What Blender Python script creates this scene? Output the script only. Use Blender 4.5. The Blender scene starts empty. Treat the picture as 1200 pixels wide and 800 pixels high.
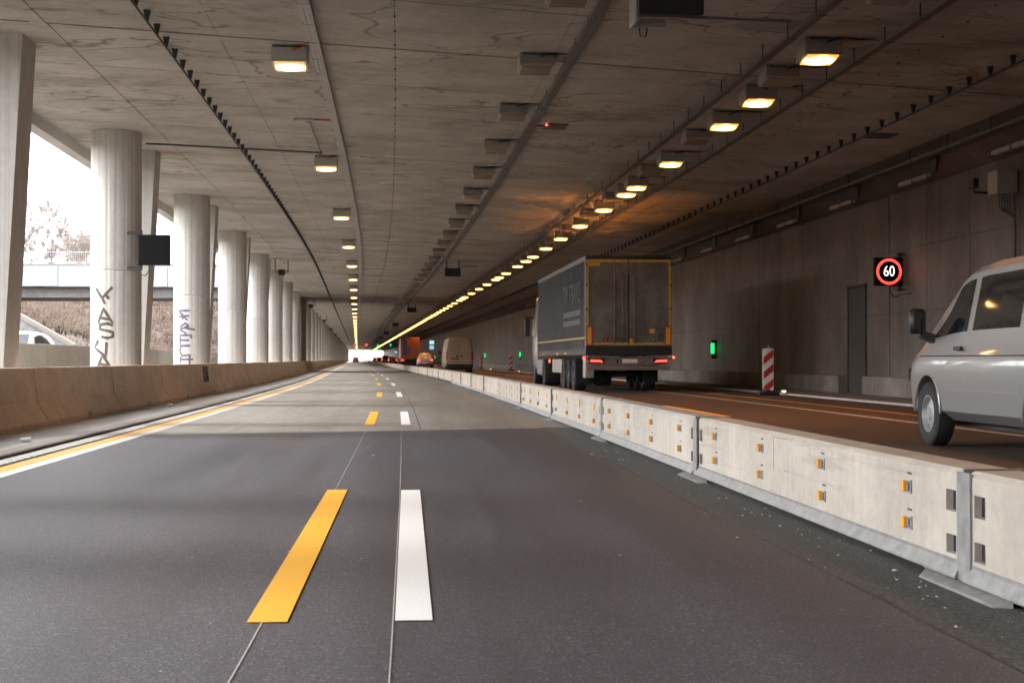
import bpy, bmesh, math, random
from mathutils import Vector, Matrix
random.seed(7)
R = math.radians
sc = bpy.context.scene
col = sc.collection

# ------------------------------------------------------------------ camera, sky, sun, exposure
cam_data = bpy.data.cameras.new('camera')
cam = bpy.data.objects.new('camera', cam_data); col.objects.link(cam)
cam.location = (0, 0, 1.05)
cam.rotation_euler = (R(90 + 0.6876), 0, R(-3.792))
cam_data.sensor_width = 36; cam_data.lens = 52.5
cam_data.clip_start = 0.1; cam_data.clip_end = 6000
cam_data.dof.use_dof = True; cam_data.dof.focus_distance = 11.0; cam_data.dof.aperture_fstop = 8.0
sc.camera = cam

SUN_EL, SUN_AZ = 36.0, -86.0          # a veiled sun, over the open left side
world = bpy.data.worlds.new('World'); sc.world = world; world.use_nodes = True
nt = world.node_tree; nt.nodes.clear()
sky = nt.nodes.new('ShaderNodeTexSky'); sky.sky_type = 'NISHITA'; sky.sun_disc = False
sky.sun_elevation = R(SUN_EL); sky.sun_rotation = R(SUN_AZ)
sky.air_density = 1.0; sky.dust_density = 1.5; sky.ozone_density = 1.0
hs = nt.nodes.new('ShaderNodeHueSaturation'); hs.inputs['Saturation'].default_value = 0.12
bg = nt.nodes.new('ShaderNodeBackground'); bg.inputs['Strength'].default_value = 0.15
wo = nt.nodes.new('ShaderNodeOutputWorld')
nt.links.new(sky.outputs[0], hs.inputs['Color']); nt.links.new(hs.outputs[0], bg.inputs['Color'])
nt.links.new(bg.outputs[0], wo.inputs['Surface'])

sd = bpy.data.lights.new('sun', 'SUN'); sun = bpy.data.objects.new('sun', sd); col.objects.link(sun)
sd.energy = 0.55; sd.angle = R(14); sd.color = (1, 0.97, 0.92)
az, el = R(SUN_AZ), R(SUN_EL)
dv = Vector((math.sin(az) * math.cos(el), math.cos(az) * math.cos(el), math.sin(el)))
sun.rotation_euler = dv.to_track_quat('Z', 'Y').to_euler()

sc.view_settings.view_transform = 'Standard'; sc.view_settings.look = 'None'
sc.view_settings.gamma = 1; sc.view_settings.use_curve_mapping = False
sc.view_settings.exposure = 3.05
cy = sc.cycles
cy.use_denoising = True
cy.use_adaptive_sampling = True; cy.adaptive_threshold = 0.03
cy.max_bounces = 6; cy.diffuse_bounces = 5; cy.glossy_bounces = 2; cy.transmission_bounces = 2
cy.caustics_reflective = False; cy.caustics_refractive = False; cy.sample_clamp_indirect = 8

# ------------------------------------------------------------------ the road's path (bends gently left, then runs straight)
RAD, SARC = 2363.0, 88.0
def theta(s): return max(0.0, min(s, SARC)) / RAD
def coff(s):
    if s <= 0: return 0.0
    if s <= SARC: return s * s / (2 * RAD)
    return SARC * SARC / (2 * RAD) + (s - SARC) * SARC / RAD
def P(s, X, z=0.0):
    t = theta(s)
    return (-coff(s) + X * math.cos(t), s + X * math.sin(t), z)
SMIN, SMAX = -70.0, 800.0
def stations(s0, s1, step=5.5):
    out = [s0]; s = s0
    while True:
        st = step if s < 100 else 25.0
        s = (math.floor(s / st + 1e-6) + 1) * st
        if s >= s1 - 0.01: break
        out.append(s)
    out.append(s1)
    return out
def zc(X): return 6.1 - 0.02 * X          # ceiling height

# ------------------------------------------------------------------ mesh helpers
class MB:
    def __init__(self): self.v = []; self.f = []
    def add(self, vs, fs):
        n = len(self.v); self.v += [tuple(p) for p in vs]
        self.f += [tuple(i + n for i in f) for f in fs]; return self
    def box(self, x0, x1, y0, y1, z0, z1):
        return self.hexa([(x0,y0,z0),(x1,y0,z0),(x1,y1,z0),(x0,y1,z0),(x0,y0,z1),(x1,y0,z1),(x1,y1,z1),(x0,y1,z1)])
    def hexa(self, p):
        return self.add(p, [(0,3,2,1),(4,5,6,7),(0,1,5,4),(1,2,6,5),(2,3,7,6),(3,0,4,7)])
    def cbox(self, x0, x1, y0, y1, z0, z1, b=0.01):           # box with chamfered edges
        bm = bmesh.new(); bmesh.ops.create_cube(bm, size=1.0)
        for v in bm.verts:
            v.co = Vector(((x0+x1)/2 + v.co.x*(x1-x0), (y0+y1)/2 + v.co.y*(y1-y0), (z0+z1)/2 + v.co.z*(z1-z0)))
        bmesh.ops.bevel(bm, geom=bm.edges[:], offset=b, segments=1, affect='EDGES')
        bm.verts.index_update()
        self.add([v.co[:] for v in bm.verts], [[v.index for v in f.verts] for f in bm.faces]); bm.free(); return self
    def tube(self, pts, r, n=6, caps=True):
        pts = [Vector(p) for p in pts]; rs = r if isinstance(r, (list, tuple)) else [r] * len(pts)
        rings = []
        up = Vector((0, 0, 1))
        for i, p in enumerate(pts):
            d = (pts[min(i+1, len(pts)-1)] - pts[max(i-1, 0)]).normalized()
            a = d.cross(up)
            if a.length < 0.05: a = d.cross(Vector((1, 0, 0)))
            a.normalize(); b = a.cross(d)
            rings.append([p + (a * math.cos(k*2*math.pi/n) + b * math.sin(k*2*math.pi/n)) * rs[i] for k in range(n)])
        vs = [q for ring in rings for q in ring]; fs = []
        for i in range(len(pts) - 1):
            for k in range(n):
                fs.append((i*n+k, i*n+(k+1) % n, (i+1)*n+(k+1) % n, (i+1)*n+k))
        if caps:
            fs.append(tuple(range(n-1, -1, -1))); fs.append(tuple((len(pts)-1)*n + k for k in range(n)))
        return self.add(vs, fs)
    def lathe(self, prof, n=32, axis='z', c=(0, 0, 0)):        # prof: (r, h)
        vs = []; fs = []; m = len(prof)
        for k in range(n):
            a = 2*math.pi*k/n
            for r, h in prof:
                x, y = r*math.cos(a), r*math.sin(a)
                p = (x, y, h) if axis == 'z' else (h, x, y) if axis == 'x' else (x, h, y)
                vs.append((p[0]+c[0], p[1]+c[1], p[2]+c[2]))
        for k in range(n):
            for j in range(m-1):
                a, b = k*m+j, ((k+1) % n)*m+j
                fs.append((a, b, b+1, a+1))
        return self.add(vs, fs)
    def prism(self, poly, d0, d1, axis='y'):                   # polygon (u, z) extruded along axis
        n = len(poly); vs = []
        for d in (d0, d1):
            for u, w in poly:
                vs.append((u, d, w) if axis == 'y' else (d, u, w) if axis == 'x' else (u, w, d))
        fs = [tuple(range(n)), tuple(range(2*n-1, n-1, -1))]
        for k in range(n): fs.append((k, (k+1) % n + 0, (k+1) % n + n, k + n))
        return self.add(vs, fs)
    def sweep(self, prof, ss, closed=True, skew=0.0):         # profile (X, z) along the road path
        m = len(prof); vs = []; fs = []
        for s in ss:
            for X, z in prof: vs.append(P(s + skew*X, X, z))
        for i in range(len(ss)-1):
            for j in range(m if closed else m-1):
                k = (j+1) % m
                fs.append((i*m+j, i*m+k, (i+1)*m+k, (i+1)*m+j))
        if closed:
            fs.append(tuple(range(m))); fs.append(tuple((len(ss)-1)*m + k for k in range(m-1, -1, -1)))
        return self.add(vs, fs)
    def xform(self, M):
        self.v = [tuple(M @ Vector(p)) for p in self.v]; return self
    def mesh(self, name, mat=None, smooth=False):
        me = bpy.data.meshes.new(name); me.from_pydata(self.v, [], self.f)
        bm = bmesh.new(); bm.from_mesh(me); bmesh.ops.recalc_face_normals(bm, faces=bm.faces[:]); bm.to_mesh(me); bm.free()
        if mat: me.materials.append(mat)
        if smooth:
            me.polygons.foreach_set('use_smooth', [True]*len(me.polygons))
            me.set_sharp_from_angle(angle=R(38))
        me.update(); return me
    def build(self, name, mat=None, parent=None, smooth=False, **kw):
        return link(name, self.mesh(name, mat, smooth), parent, **kw)

def link(name, me, parent=None, loc=None, rot=None, **kw):
    o = bpy.data.objects.new(name, me); col.objects.link(o)
    if parent is not None: o.parent = parent
    if loc is not None: o.location = loc
    if rot is not None: o.rotation_euler = rot
    for k, v in kw.items():
        if v is not None: o[k] = v
    return o
def tag(o, label, cat, group=None):
    o['label'] = label; o['category'] = cat
    if group: o['group'] = group
    return o
def empty(name, label, cat, loc=(0, 0, 0), rz=0.0, group=None):
    o = bpy.data.objects.new(name, None); col.objects.link(o)
    o.location = loc; o.rotation_euler = (0, 0, rz); o.empty_display_size = 0.2
    return tag(o, label, cat, group)
def at(s, X, z=0.0): return dict(loc=P(s, X, z), rz=theta(s))
def copy_tree(o, parent=None):
    c = o.copy(); col.objects.link(c); c.parent = parent
    for ch in list(o.children): copy_tree(ch, c)
    return c
def text_mesh(txt, size, depth, mat, name='lettering', M=None, sx=1.0, bold=0.0):
    cu = bpy.data.curves.new(name, 'FONT'); cu.body = txt; cu.size = size; cu.extrude = depth; cu.offset = bold
    cu.align_x = 'CENTER'; cu.align_y = 'CENTER'; cu.resolution_u = 4
    o = bpy.data.objects.new(name, cu); col.objects.link(o)
    dg = bpy.context.evaluated_depsgraph_get(); dg.update()
    me = bpy.data.meshes.new_from_object(o.evaluated_get(dg))
    bpy.data.objects.remove(o); bpy.data.curves.remove(cu)
    me.transform(Matrix.Diagonal((sx, 1, 1, 1)))
    me.transform(Matrix.Rotation(R(90), 4, 'X'))              # stands upright, faces -y
    if M: me.transform(M)
    me.materials.clear(); me.materials.append(mat); me.name = name
    return me
ORD = ['nearest', 'second', 'third', 'fourth', 'fifth', 'sixth', 'seventh', 'eighth', 'ninth', 'tenth', 'eleventh', 'twelfth',
       'thirteenth', 'fourteenth', 'fifteenth', 'sixteenth', 'seventeenth', 'eighteenth', 'nineteenth', 'twentieth']

# ------------------------------------------------------------------ materials
def mat_new(name):
    m = bpy.data.materials.new(name); m.use_nodes = True
    return m, m.node_tree, m.node_tree.nodes['Principled BSDF']
def simple(name, c, rough=0.6, metal=0.0, spec=0.5, var=0.0, scale=8.0, coat=0.0):
    m, t, b = mat_new(name)
    b.inputs['Base Color'].default_value = (*c, 1); b.inputs['Roughness'].default_value = rough
    b.inputs['Metallic'].default_value = metal; b.inputs['Specular IOR Level'].default_value = spec
    b.inputs['Coat Weight'].default_value = coat
    if var:
        N = t.nodes.new; tc = N('ShaderNodeTexCoord'); oi = N('ShaderNodeObjectInfo')
        ad = N('ShaderNodeVectorMath'); ad.operation = 'ADD'
        mu = N('ShaderNodeMath'); mu.operation = 'MULTIPLY'; mu.inputs[1].default_value = 37.0
        t.links.new(oi.outputs['Random'], mu.inputs[0]); t.links.new(tc.outputs['Object'], ad.inputs[0]); t.links.new(mu.outputs[0], ad.inputs[1])
        n = N('ShaderNodeTexNoise'); n.inputs['Scale'].default_value = scale; n.inputs['Detail'].default_value = 6; n.inputs['Roughness'].default_value = 0.65
        t.links.new(ad.outputs[0], n.inputs['Vector'])
        r = N('ShaderNodeValToRGB'); r.color_ramp.elements[0].position = 0.3; r.color_ramp.elements[1].position = 0.72
        r.color_ramp.elements[0].color = (*[x*(1-var) for x in c], 1); r.color_ramp.elements[1].color = (*[min(1, x*(1+var*0.6)) for x in c], 1)
        t.links.new(n.outputs['Fac'], r.inputs[0]); t.links.new(r.outputs[0], b.inputs['Base Color'])
        rr = N('ShaderNodeMapRange'); rr.inputs['To Min'].default_value = max(0.02, rough-0.12); rr.inputs['To Max'].default_value = min(1, rough+0.12)
        t.links.new(n.outputs['Fac'], rr.inputs['Value']); t.links.new(rr.outputs[0], b.inputs['Roughness'])
    return m
def emit(name, c, strength, glow=None):
    m, t, b = mat_new(name)
    b.inputs['Base Color'].default_value = (0.02, 0.02, 0.02, 1)
    b.inputs['Emission Color'].default_value = (*c, 1); b.inputs['Emission Strength'].default_value = strength
    if glow:                                                  # hot tube in the middle of a diffusing glass
        N = t.nodes.new; tc = N('ShaderNodeTexCoord'); mp = N('ShaderNodeMapping'); mp.inputs['Scale'].default_value = glow
        g = N('ShaderNodeTexGradient'); g.gradient_type = 'SPHERICAL'
        r = N('ShaderNodeValToRGB'); r.color_ramp.elements[0].color = (0.05, 0.05, 0.05, 1); r.color_ramp.elements[1].color = (1, 1, 1, 1)
        r.color_ramp.elements[1].position = 0.5
        mu = N('ShaderNodeMath'); mu.operation = 'MULTIPLY'; mu.inputs[1].default_value = strength
        t.links.new(tc.outputs['Object'], mp.inputs['Vector']); t.links.new(mp.outputs[0], g.inputs[0]); t.links.new(g.outputs['Fac'], r.inputs[0])
        t.links.new(r.outputs[0], mu.inputs[0]); t.links.new(mu.outputs[0], b.inputs['Emission Strength'])
    return m
def concrete(name, c, var=0.25, scale=0.6, stretch=(1, 1, 1), lines=0.0, lscale=0.35, lstretch=(0.35, 1, 1), streak=0.0, sstretch=(18, 18, 0.25), bump=0.15, speck=0.25, rough=0.85, pits=0.0, scuff=0.0, rand=False, tint=(1.0, 0.93, 0.82)):
    """cast concrete: broad blotches, board streaks, wandering water lines, pores"""
    m, t, b = mat_new(name); N = t.nodes.new; L = t.links.new
    tc = N('ShaderNodeTexCoord'); src = tc.outputs['Object']
    if rand:
        oi = N('ShaderNodeObjectInfo'); mu = N('ShaderNodeMath'); mu.operation = 'MULTIPLY'; mu.inputs[1].default_value = 53.0
        ad = N('ShaderNodeVectorMath'); ad.operation = 'ADD'
        L(oi.outputs['Random'], mu.inputs[0]); L(src, ad.inputs[0]); L(mu.outputs[0], ad.inputs[1]); src = ad.outputs[0]
    def noise(st, sc_, det=6, rgh=0.6, dist=0.0):
        mp = N('ShaderNodeMapping'); mp.inputs['Scale'].default_value = st
        n = N('ShaderNodeTexNoise'); n.inputs['Scale'].default_value = sc_; n.inputs['Detail'].default_value = det
        n.inputs['Roughness'].default_value = rgh; n.inputs['Distortion'].default_value = dist
        L(src, mp.inputs['Vector']); L(mp.outputs[0], n.inputs['Vector']); return n.outputs['Fac']
    def ramp(v, a, b_, lo, hi):
        r = N('ShaderNodeMapRange'); r.interpolation_type = 'SMOOTHSTEP'
        r.inputs['From Min'].default_value = a; r.inputs['From Max'].default_value = b_
        r.inputs['To Min'].default_value = lo; r.inputs['To Max'].default_value = hi; L(v, r.inputs['Value']); return r.outputs[0]
    def mul(a, b_):
        q = N('ShaderNodeMath'); q.operation = 'MULTIPLY'
        L(a, q.inputs[0]); L(b_, q.inputs[1]); return q.outputs[0]
    f = ramp(noise(stretch, scale, 5, 0.66), 0.28, 0.74, 1-var, 1+var*0.5)
    fine = noise(stretch, scale*14, 3, 0.7)
    f = mul(f, ramp(fine, 0.25, 0.75, 1-speck*0.5, 1+speck*0.3))
    hgt = fine
    if streak:
        s1 = noise(sstretch, 1.0, 4, 0.65)
        f = mul(f, ramp(s1, 0.3, 0.72, 1-streak, 1+streak*0.35)); hgt = s1
    if lines:
        n1 = noise(lstretch, lscale, 3, 0.5, 0.9)
        sb = N('ShaderNodeMath'); sb.operation = 'SUBTRACT'; sb.inputs[1].default_value = 0.5; L(n1, sb.inputs[0])
        ab = N('ShaderNodeMath'); ab.operation = 'ABSOLUTE'; L(sb.outputs[0], ab.inputs[0])
        line = ramp(ab.outputs[0], 0.0, 0.014, 1-lines, 1.0)
        gate = ramp(noise((1, 1, 1), 0.16, 2), 0.40, 0.52, 0, 1)
        mx = N('ShaderNodeMix'); mx.data_type = 'FLOAT'; L(gate, mx.inputs[0]); mx.inputs[2].default_value = 1.0; L(line, mx.inputs[3])
        f = mul(f, mx.outputs[0])
        n2 = noise((.7, 1, 1), lscale*0.7, 5, 0.7, 0.3)           # damp darker fields beside the lines
        f = mul(f, ramp(n2, 0.54, 0.66, 1.0, 1-lines*0.5))
    if scuff:                                                 # tyre scrapes drawn along the face
        s2 = noise((1, .5, 13), 1.4, 4, .6); g2 = noise((1, .35, 2.0), 1.1, 3, .5)
        f = mul(f, ramp(mul(s2, g2), .30, .40, 1.0, 1-scuff))
    if pits:
        vo = N('ShaderNodeTexVoronoi'); vo.inputs['Scale'].default_value = 34.0; L(src, vo.inputs['Vector'])
        pv = ramp(vo.outputs['Distance'], 0.07, 0.16, 1-pits, 1.0)
        gate = ramp(noise((1, 1, 1), 9.0, 3), 0.5, 0.62, 0, 1)
        mx = N('ShaderNodeMix'); mx.data_type = 'FLOAT'; L(gate, mx.inputs[0]); mx.inputs[2].default_value = 1.0; L(pv, mx.inputs[3])
        f = mul(f, mx.outputs[0])
    cr = N('ShaderNodeMix'); cr.data_type = 'RGBA'                # damp concrete turns a little browner
    cr.inputs[6].default_value = (*[c[i]*0.5*tint[i] for i in range(3)], 1); cr.inputs[7].default_value = (*[x*1.1 for x in c], 1)
    fr = N('ShaderNodeMapRange'); fr.inputs['From Min'].default_value = 0.45; fr.inputs['From Max'].default_value = 1.15; L(f, fr.inputs['Value'])
    L(fr.outputs[0], cr.inputs[0]); L(cr.outputs[2], b.inputs['Base Color'])
    b.inputs['Roughness'].default_value = rough; b.inputs['Specular IOR Level'].default_value = 0.3
    bp = N('ShaderNodeBump'); bp.inputs['Strength'].default_value = bump; bp.inputs['Distance'].default_value = 0.02
    L(hgt, bp.inputs['Height']); L(bp.outputs[0], b.inputs['Normal'])
    return m
def asphalt(name, c, rough=0.62, grain=150.0, wheel=()):
    m, t, b = mat_new(name); N = t.nodes.new; L = t.links.new
    tc = N('ShaderNodeTexCoord')
    def noise(sc_, det=3, st=(1, 1, 1), rgh=0.6):
        mp = N('ShaderNodeMapping'); mp.inputs['Scale'].default_value = st
        n = N('ShaderNodeTexNoise'); n.inputs['Scale'].default_value = sc_; n.inputs['Detail'].default_value = det; n.inputs['Roughness'].default_value = rgh
        L(tc.outputs['Object'], mp.inputs['Vector']); L(mp.outputs[0], n.inputs['Vector']); return n.outputs['Fac']
    big = noise(1.3, 5, (1, 0.03, 1)); g = noise(grain, 2, rgh=0.8); mid = noise(14.0, 4)
    vo = N('ShaderNodeTexVoronoi'); vo.inputs['Scale'].default_value = grain*1.1; L(tc.outputs['Object'], vo.inputs['Vector'])
    def rng(v, a, b_, lo, hi):
        r = N('ShaderNodeMapRange'); r.inputs['From Min'].default_value = a; r.inputs['From Max'].default_value = b_
        r.inputs['To Min'].default_value = lo; r.inputs['To Max'].default_value = hi; L(v, r.inputs['Value']); return r.outputs[0]
    def mul(a, b_):
        q = N('ShaderNodeMath'); q.operation = 'MULTIPLY'; L(a, q.inputs[0]); L(b_, q.inputs[1]); return q.outputs[0]
    f = mul(mul(rng(big, 0.3, 0.7, 0.72, 1.25), rng(g, 0.32, 0.68, 0.12, 2.0)), rng(mid, 0.3, 0.7, 0.85, 1.15))
    sp = N('ShaderNodeSeparateColor'); L(vo.outputs['Color'], sp.inputs[0])
    stone = rng(sp.outputs[0], 0.88, 1.0, 1.0, 2.4); f = mul(f, stone)
    sc_ = N('ShaderNodeVectorMath'); sc_.operation = 'SCALE'; sc_.inputs[0].default_value = c; L(f, sc_.inputs['Scale'])
    L(sc_.outputs[0], b.inputs['Base Color'])
    L(rng(big, 0.3, 0.7, rough-0.06, rough+0.08), b.inputs['Roughness']); b.inputs['Specular IOR Level'].default_value = 0.4
    bp = N('ShaderNodeBump'); bp.inputs['Strength'].default_value = 0.45; bp.inputs['Distance'].default_value = 0.006
    L(g, bp.inputs['Height']); L(bp.outputs[0], b.inputs['Normal'])
    return m

M_ = {}
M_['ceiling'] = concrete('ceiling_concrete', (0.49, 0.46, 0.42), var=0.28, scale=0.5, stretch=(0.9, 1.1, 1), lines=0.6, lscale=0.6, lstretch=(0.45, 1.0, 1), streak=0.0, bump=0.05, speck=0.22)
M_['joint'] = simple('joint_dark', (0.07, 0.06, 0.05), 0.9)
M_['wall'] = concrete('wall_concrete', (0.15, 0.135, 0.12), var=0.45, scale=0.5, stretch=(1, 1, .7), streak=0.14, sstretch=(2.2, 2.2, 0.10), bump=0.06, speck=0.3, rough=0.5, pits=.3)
M_['plinth'] = concrete('plinth_concrete', (0.23, 0.21, 0.18), var=0.35, scale=0.8, streak=0.1, sstretch=(4, 4, 0.6), bump=0.1)
M_['column'] = concrete('column_concrete', (0.54, 0.52, 0.49), var=0.09, scale=0.5, streak=0.16, sstretch=(22, 22, 0.10), bump=0.12, speck=0.15, rand=True, pits=0.4, tint=(1, .96, .9))
M_['jersey'] = concrete('jersey_concrete', (0.66, 0.535, 0.455), var=0.2, scale=0.7, stretch=(1, 1, 2.0), streak=0.10, sstretch=(2.5, 2.5, 0.4), bump=0.08, rand=True)
M_['guard'] = concrete('guard_concrete', (0.46, 0.42, 0.37), var=0.20, scale=1.1, scuff=.16, streak=0.07, sstretch=(9, 9, 0.5), bump=0.08, speck=0.18, pits=0.35, rand=True, tint=(.98, .95, .92))
M_['pave'] = concrete('concrete_pavement', (0.225, 0.213, 0.197), var=0.25, scale=0.5, stretch=(1.5, 0.12, 1), streak=0.1, sstretch=(3, 0.06, 1), bump=0.06, speck=0.3, rough=0.6)
M_['shoulder'] = concrete('shoulder_concrete', (0.40, 0.39, 0.38), var=0.28, scale=0.9, stretch=(1.6, 0.3, 1), bump=0.08, speck=0.3, lines=0.2)
M_['asphalt'] = asphalt('asphalt', (0.055, 0.0535, 0.060), 0.56, 85.0)
M_['asphalt_lamp_tint'] = asphalt('asphalt_lamp_tint', (0.043, 0.027, 0.015), 0.78, 85.0)  # older brown asphalt, with the lamps' orange glow put into its colour
M_['asphalt_strip'] = asphalt('asphalt_strip', (0.048, 0.047, 0.046), 0.8, 85.0)
M_['white'] = simple('white_marking', (0.70, 0.70, 0.70), 0.7, var=0.22, scale=110)
M_['whiteworn'] = simple('worn_white_marking', (0.42, 0.40, 0.37), 0.7, var=0.28, scale=14)
M_['yellow'] = simple('yellow_marking', (0.74, 0.38, 0.03), 0.6, var=0.16, scale=110)
M_['line_white'] = simple('edge_line_white', (0.42, 0.415, 0.40), 0.7, var=0.22, scale=6)
M_['line_yellow'] = simple('edge_line_yellow', (0.60, 0.27, 0.03), 0.6, var=0.12, scale=6)
M_['galv'] = simple('galvanised_steel', (0.25, 0.25, 0.245), 0.55, 0.3, var=0.4, scale=9)
M_['tray'] = simple('tray_steel', (0.42, 0.40, 0.38), 0.5, 0.55, var=0.18, scale=3)
M_['traydark'] = simple('dirty_tray_steel', (0.13, 0.115, 0.10), 0.65, 0.3, var=0.2, scale=3)
M_['black'] = simple('black_plastic', (0.014, 0.014, 0.015), 0.5)
M_['blackmetal'] = simple('black_metal', (0.022, 0.022, 0.023), 0.45, 0.2)
M_['rubber'] = simple('tyre_rubber', (0.018, 0.018, 0.018), 0.8, var=0.25, scale=12)
M_['amber'] = simple('amber_reflector', (0.85, 0.36, 0.01), 0.25, spec=0.7)
M_['amberflat'] = simple('amber_plate', (0.78, 0.36, 0.015), 0.35)
M_['lampbody'] = simple('lamp_housing', (0.36, 0.335, 0.305), 0.5, 0.3, var=0.15, scale=3)
M_['lampbodylight'] = simple('clean_lamp_housing', (0.52, 0.51, 0.49), 0.42, 0.35)
M_['lampglass'] = simple('unlit_lamp_glass', (0.30, 0.24, 0.19), 0.25, spec=0.6)
M_['lit'] = emit('lit_lamp_glass', (1.0, 0.40, 0.07), 4.0, (3.6, 3.9, 3.6))
M_['litwarm'] = emit('lit_warm_lamp_glass', (1.0, 0.50, 0.16), 3.0, (3.6, 4.2, 3.6))
M_['cable'] = simple('orange_cable', (0.50, 0.10, 0.02), 0.6)
M_['glass'] = simple('dark_car_glass', (0.012, 0.013, 0.014), 0.04, spec=0.8)
M_['vanpaint'] = simple('white_van_paint', (0.23, 0.227, 0.224), 0.3, spec=0.5, coat=0.6)
M_['red'] = simple('red_foil', (0.50, 0.02, 0.02), 0.4)
M_['taillight'] = emit('lit_tail_light', (1.0, 0.035, 0.02), 0.8)
M_['marker'] = emit('lit_side_marker', (1.0, 0.06, 0.03), 1.0)
M_['orangemarker'] = emit('lit_amber_marker', (1.0, 0.25, 0.03), 0.3)
M_['green'] = emit('lit_green_lamp', (0.02, 1.0, 0.25), 0.16)
M_['kerblight'] = emit('lit_kerb_lamp', (1.0, 0.8, 0.5), 0.35)
M_['ledred'] = emit('lit_red_led', (1.0, 0.055, 0.04), 0.75)
M_['ledwhite'] = emit('lit_white_led', (1.0, 0.95, 0.72), 0.30)
M_['signalred'] = emit('lit_red_signal', (1.0, 0.03, 0.02), 0.9)
M_['signalgreen'] = emit('lit_green_signal', (0.0, 1.0, 0.42), 0.22)
# ------------------------------------------------------------------ terrain outside
def sstep(a, b, x):
    t = max(0.0, min(1.0, (x-a)/(b-a))); return t*t*(3-2*t)
def hterr(x, y):
    X = x + coff(y); u = -X
    if u >= 0:
        bank = min(9.0, max(0.0, (u - 16.5) * 0.30))
        hill = min(14.5, max(0.0, (y - 138) * 0.125)) * sstep(16, 25, u) * (1 - sstep(520, 700, y))
        bank *= sstep(-120, -20, y) * 0.9 + 0.1
        return -0.25 + max(bank, hill) * (1 - sstep(600, 760, y))
    return -0.25 + 6.6 * sstep(14.0, 22.0, X) * (1 - sstep(760, 800, y))
def grid_axis(a, b, bands):
    out = []; v = a
    while v < b:
        out.append(v); st = next((q for lo, hi, q in bands if lo <= v < hi), 60.0); v += st
    out.append(b); return out
def make_terrain():
    xs = grid_axis(-900, 700, [(-110, -8, 2.5), (-8, 12, 5), (12, 24, 2.0), (24, 60, 12)])
    ys = grid_axis(-300, 3200, [(-40, 300, 4.0), (300, 900, 25)])
    vs = []; fs = []
    for y in ys:
        for x in xs:
            X = x + coff(y)
            vs.append((x, y, hterr(x, y) + (random.uniform(-.25, .25) if X < -17 else 0)))
    n = len(xs)
    for j in range(len(ys)-1):
        for i in range(n-1): fs.append((j*n+i, j*n+i+1, (j+1)*n+i+1, (j+1)*n+i))
    m, t, b = mat_new('winter_ground'); N = t.nodes.new; L = t.links.new
    tc = N('ShaderNodeTexCoord'); n1 = N('ShaderNodeTexNoise'); n1.inputs['Scale'].default_value = 0.22; n1.inputs['Detail'].default_value = 8; n1.inputs['Roughness'].default_value = .7
    r = N('ShaderNodeValToRGB'); e = r.color_ramp.elements
    e[0].position = .32; e[0].color = (.12, .085, .075, 1); e[1].position = .7; e[1].color = (.17, .145, .10, 1)
    q = r.color_ramp.elements.new(.5); q.color = (.145, .115, .09, 1)
    L(tc.outputs['Object'], n1.inputs['Vector']); L(n1.outputs['Fac'], r.inputs[0]); L(r.outputs[0], b.inputs['Base Color']); b.inputs['Roughness'].default_value = 1
    mb = MB(); mb.v = vs; mb.f = fs
    return mb.build('terrain', m, None, True, kind='structure')
make_terrain()

# ------------------------------------------------------------------ road surfaces
def strip(name, X0, X1, s0, s1, z, mat, parent=None, skew=0.0, thick=0.0, step=5.5, **kw):
    ss = stations(s0, s1, step)
    mb = MB()
    if thick: mb.sweep([(X0, z-thick), (X1, z-thick), (X1, z), (X0, z)], ss, True, skew)
    else: mb.sweep([(X0, z), (X1, z)], ss, False, skew)
    return mb.build(name, mat, parent, **kw)
ZR = 0.08                                                  # the right carriageway lies a little higher
SEAM = 22.2                                                # asphalt gives way to concrete here
mb = MB(); ss = stations(SMIN, 10.0)
XA0, XA1 = -4.18, 2.60
mb.sweep([(XA0, 0), (XA1, 0)], ss, False)
mb.add([P(10, XA0, 0), P(10, XA1, 0), P(SEAM+.3*XA1, XA1, 0), P(SEAM+.3*XA0, XA0, 0)], [(0, 1, 2, 3)])
mb.build('road', M_['asphalt'], None, kind='structure')
# concrete slabs: each bay is a piece of its own with open joints
pav = strip('concrete_road', XA0, XA1, SEAM+1.4, 1500, -0.02, M_['joint'], None, kind='structure')
edges = [XA0, 0.215, 0.235, XA1]
s = SEAM; k = 0
while s < 92:
    s1 = s + 6.65
    for X0, X1 in ((XA0, .217), (.233, XA1)):
        mb = MB(); g = 0.008 if s > SEAM else 0.0
        A = [P(s+g+.3*X0, X0, -.0), P(s+g+.3*X1, X1, 0), P(s1-g+.3*X1, X1, 0), P(s1-g+.3*X0, X0, 0)]
        mb.hexa([(p[0], p[1], -.019) for p in A] + A)
        mb.build('slab', M_['pave'], pav)
    s = s1
SEND = s
mb = MB()
mb.add([P(SEND+.3*XA0, XA0), P(SEND+.3*XA1, XA1), P(100, XA1), P(100, XA0)], [(0, 1, 2, 3)])
mb.sweep([(XA0, 0), (XA1, 0)], stations(100, 1500), False)
mb.build('slab', M_['pave'], pav, kind='stuff')
strip('road_edge_strip', 2.05, 2.605, SMIN, SEAM+.7, 0.004, M_['asphalt_strip'], None, kind='structure')
strip('carriageway', 2.66, 10.50, SMIN, 1500, ZR, M_['asphalt_lamp_tint'], None, kind='structure', thick=.3)
sh = strip('shoulder', -7.9, -4.30, SMIN, 1500, 0.02, M_['shoulder'], None, kind='structure', thick=.2)
strip('gutter_lip', -4.56, -4.36, SMIN, 400, 0.026, M_['pave'], sh)
M_['rust'] = simple('rusty_slot', (0.10, 0.06, 0.035), .9, var=.3, scale=5)
strip('slot_drain', -4.36, -4.27, SMIN, 400, 0.030, M_['rust'], sh)
wk = strip('walkway', 10.50, 13.2, SMIN, 1000, 0.12, M_['plinth'], None, kind='structure', thick=.3)
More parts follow.
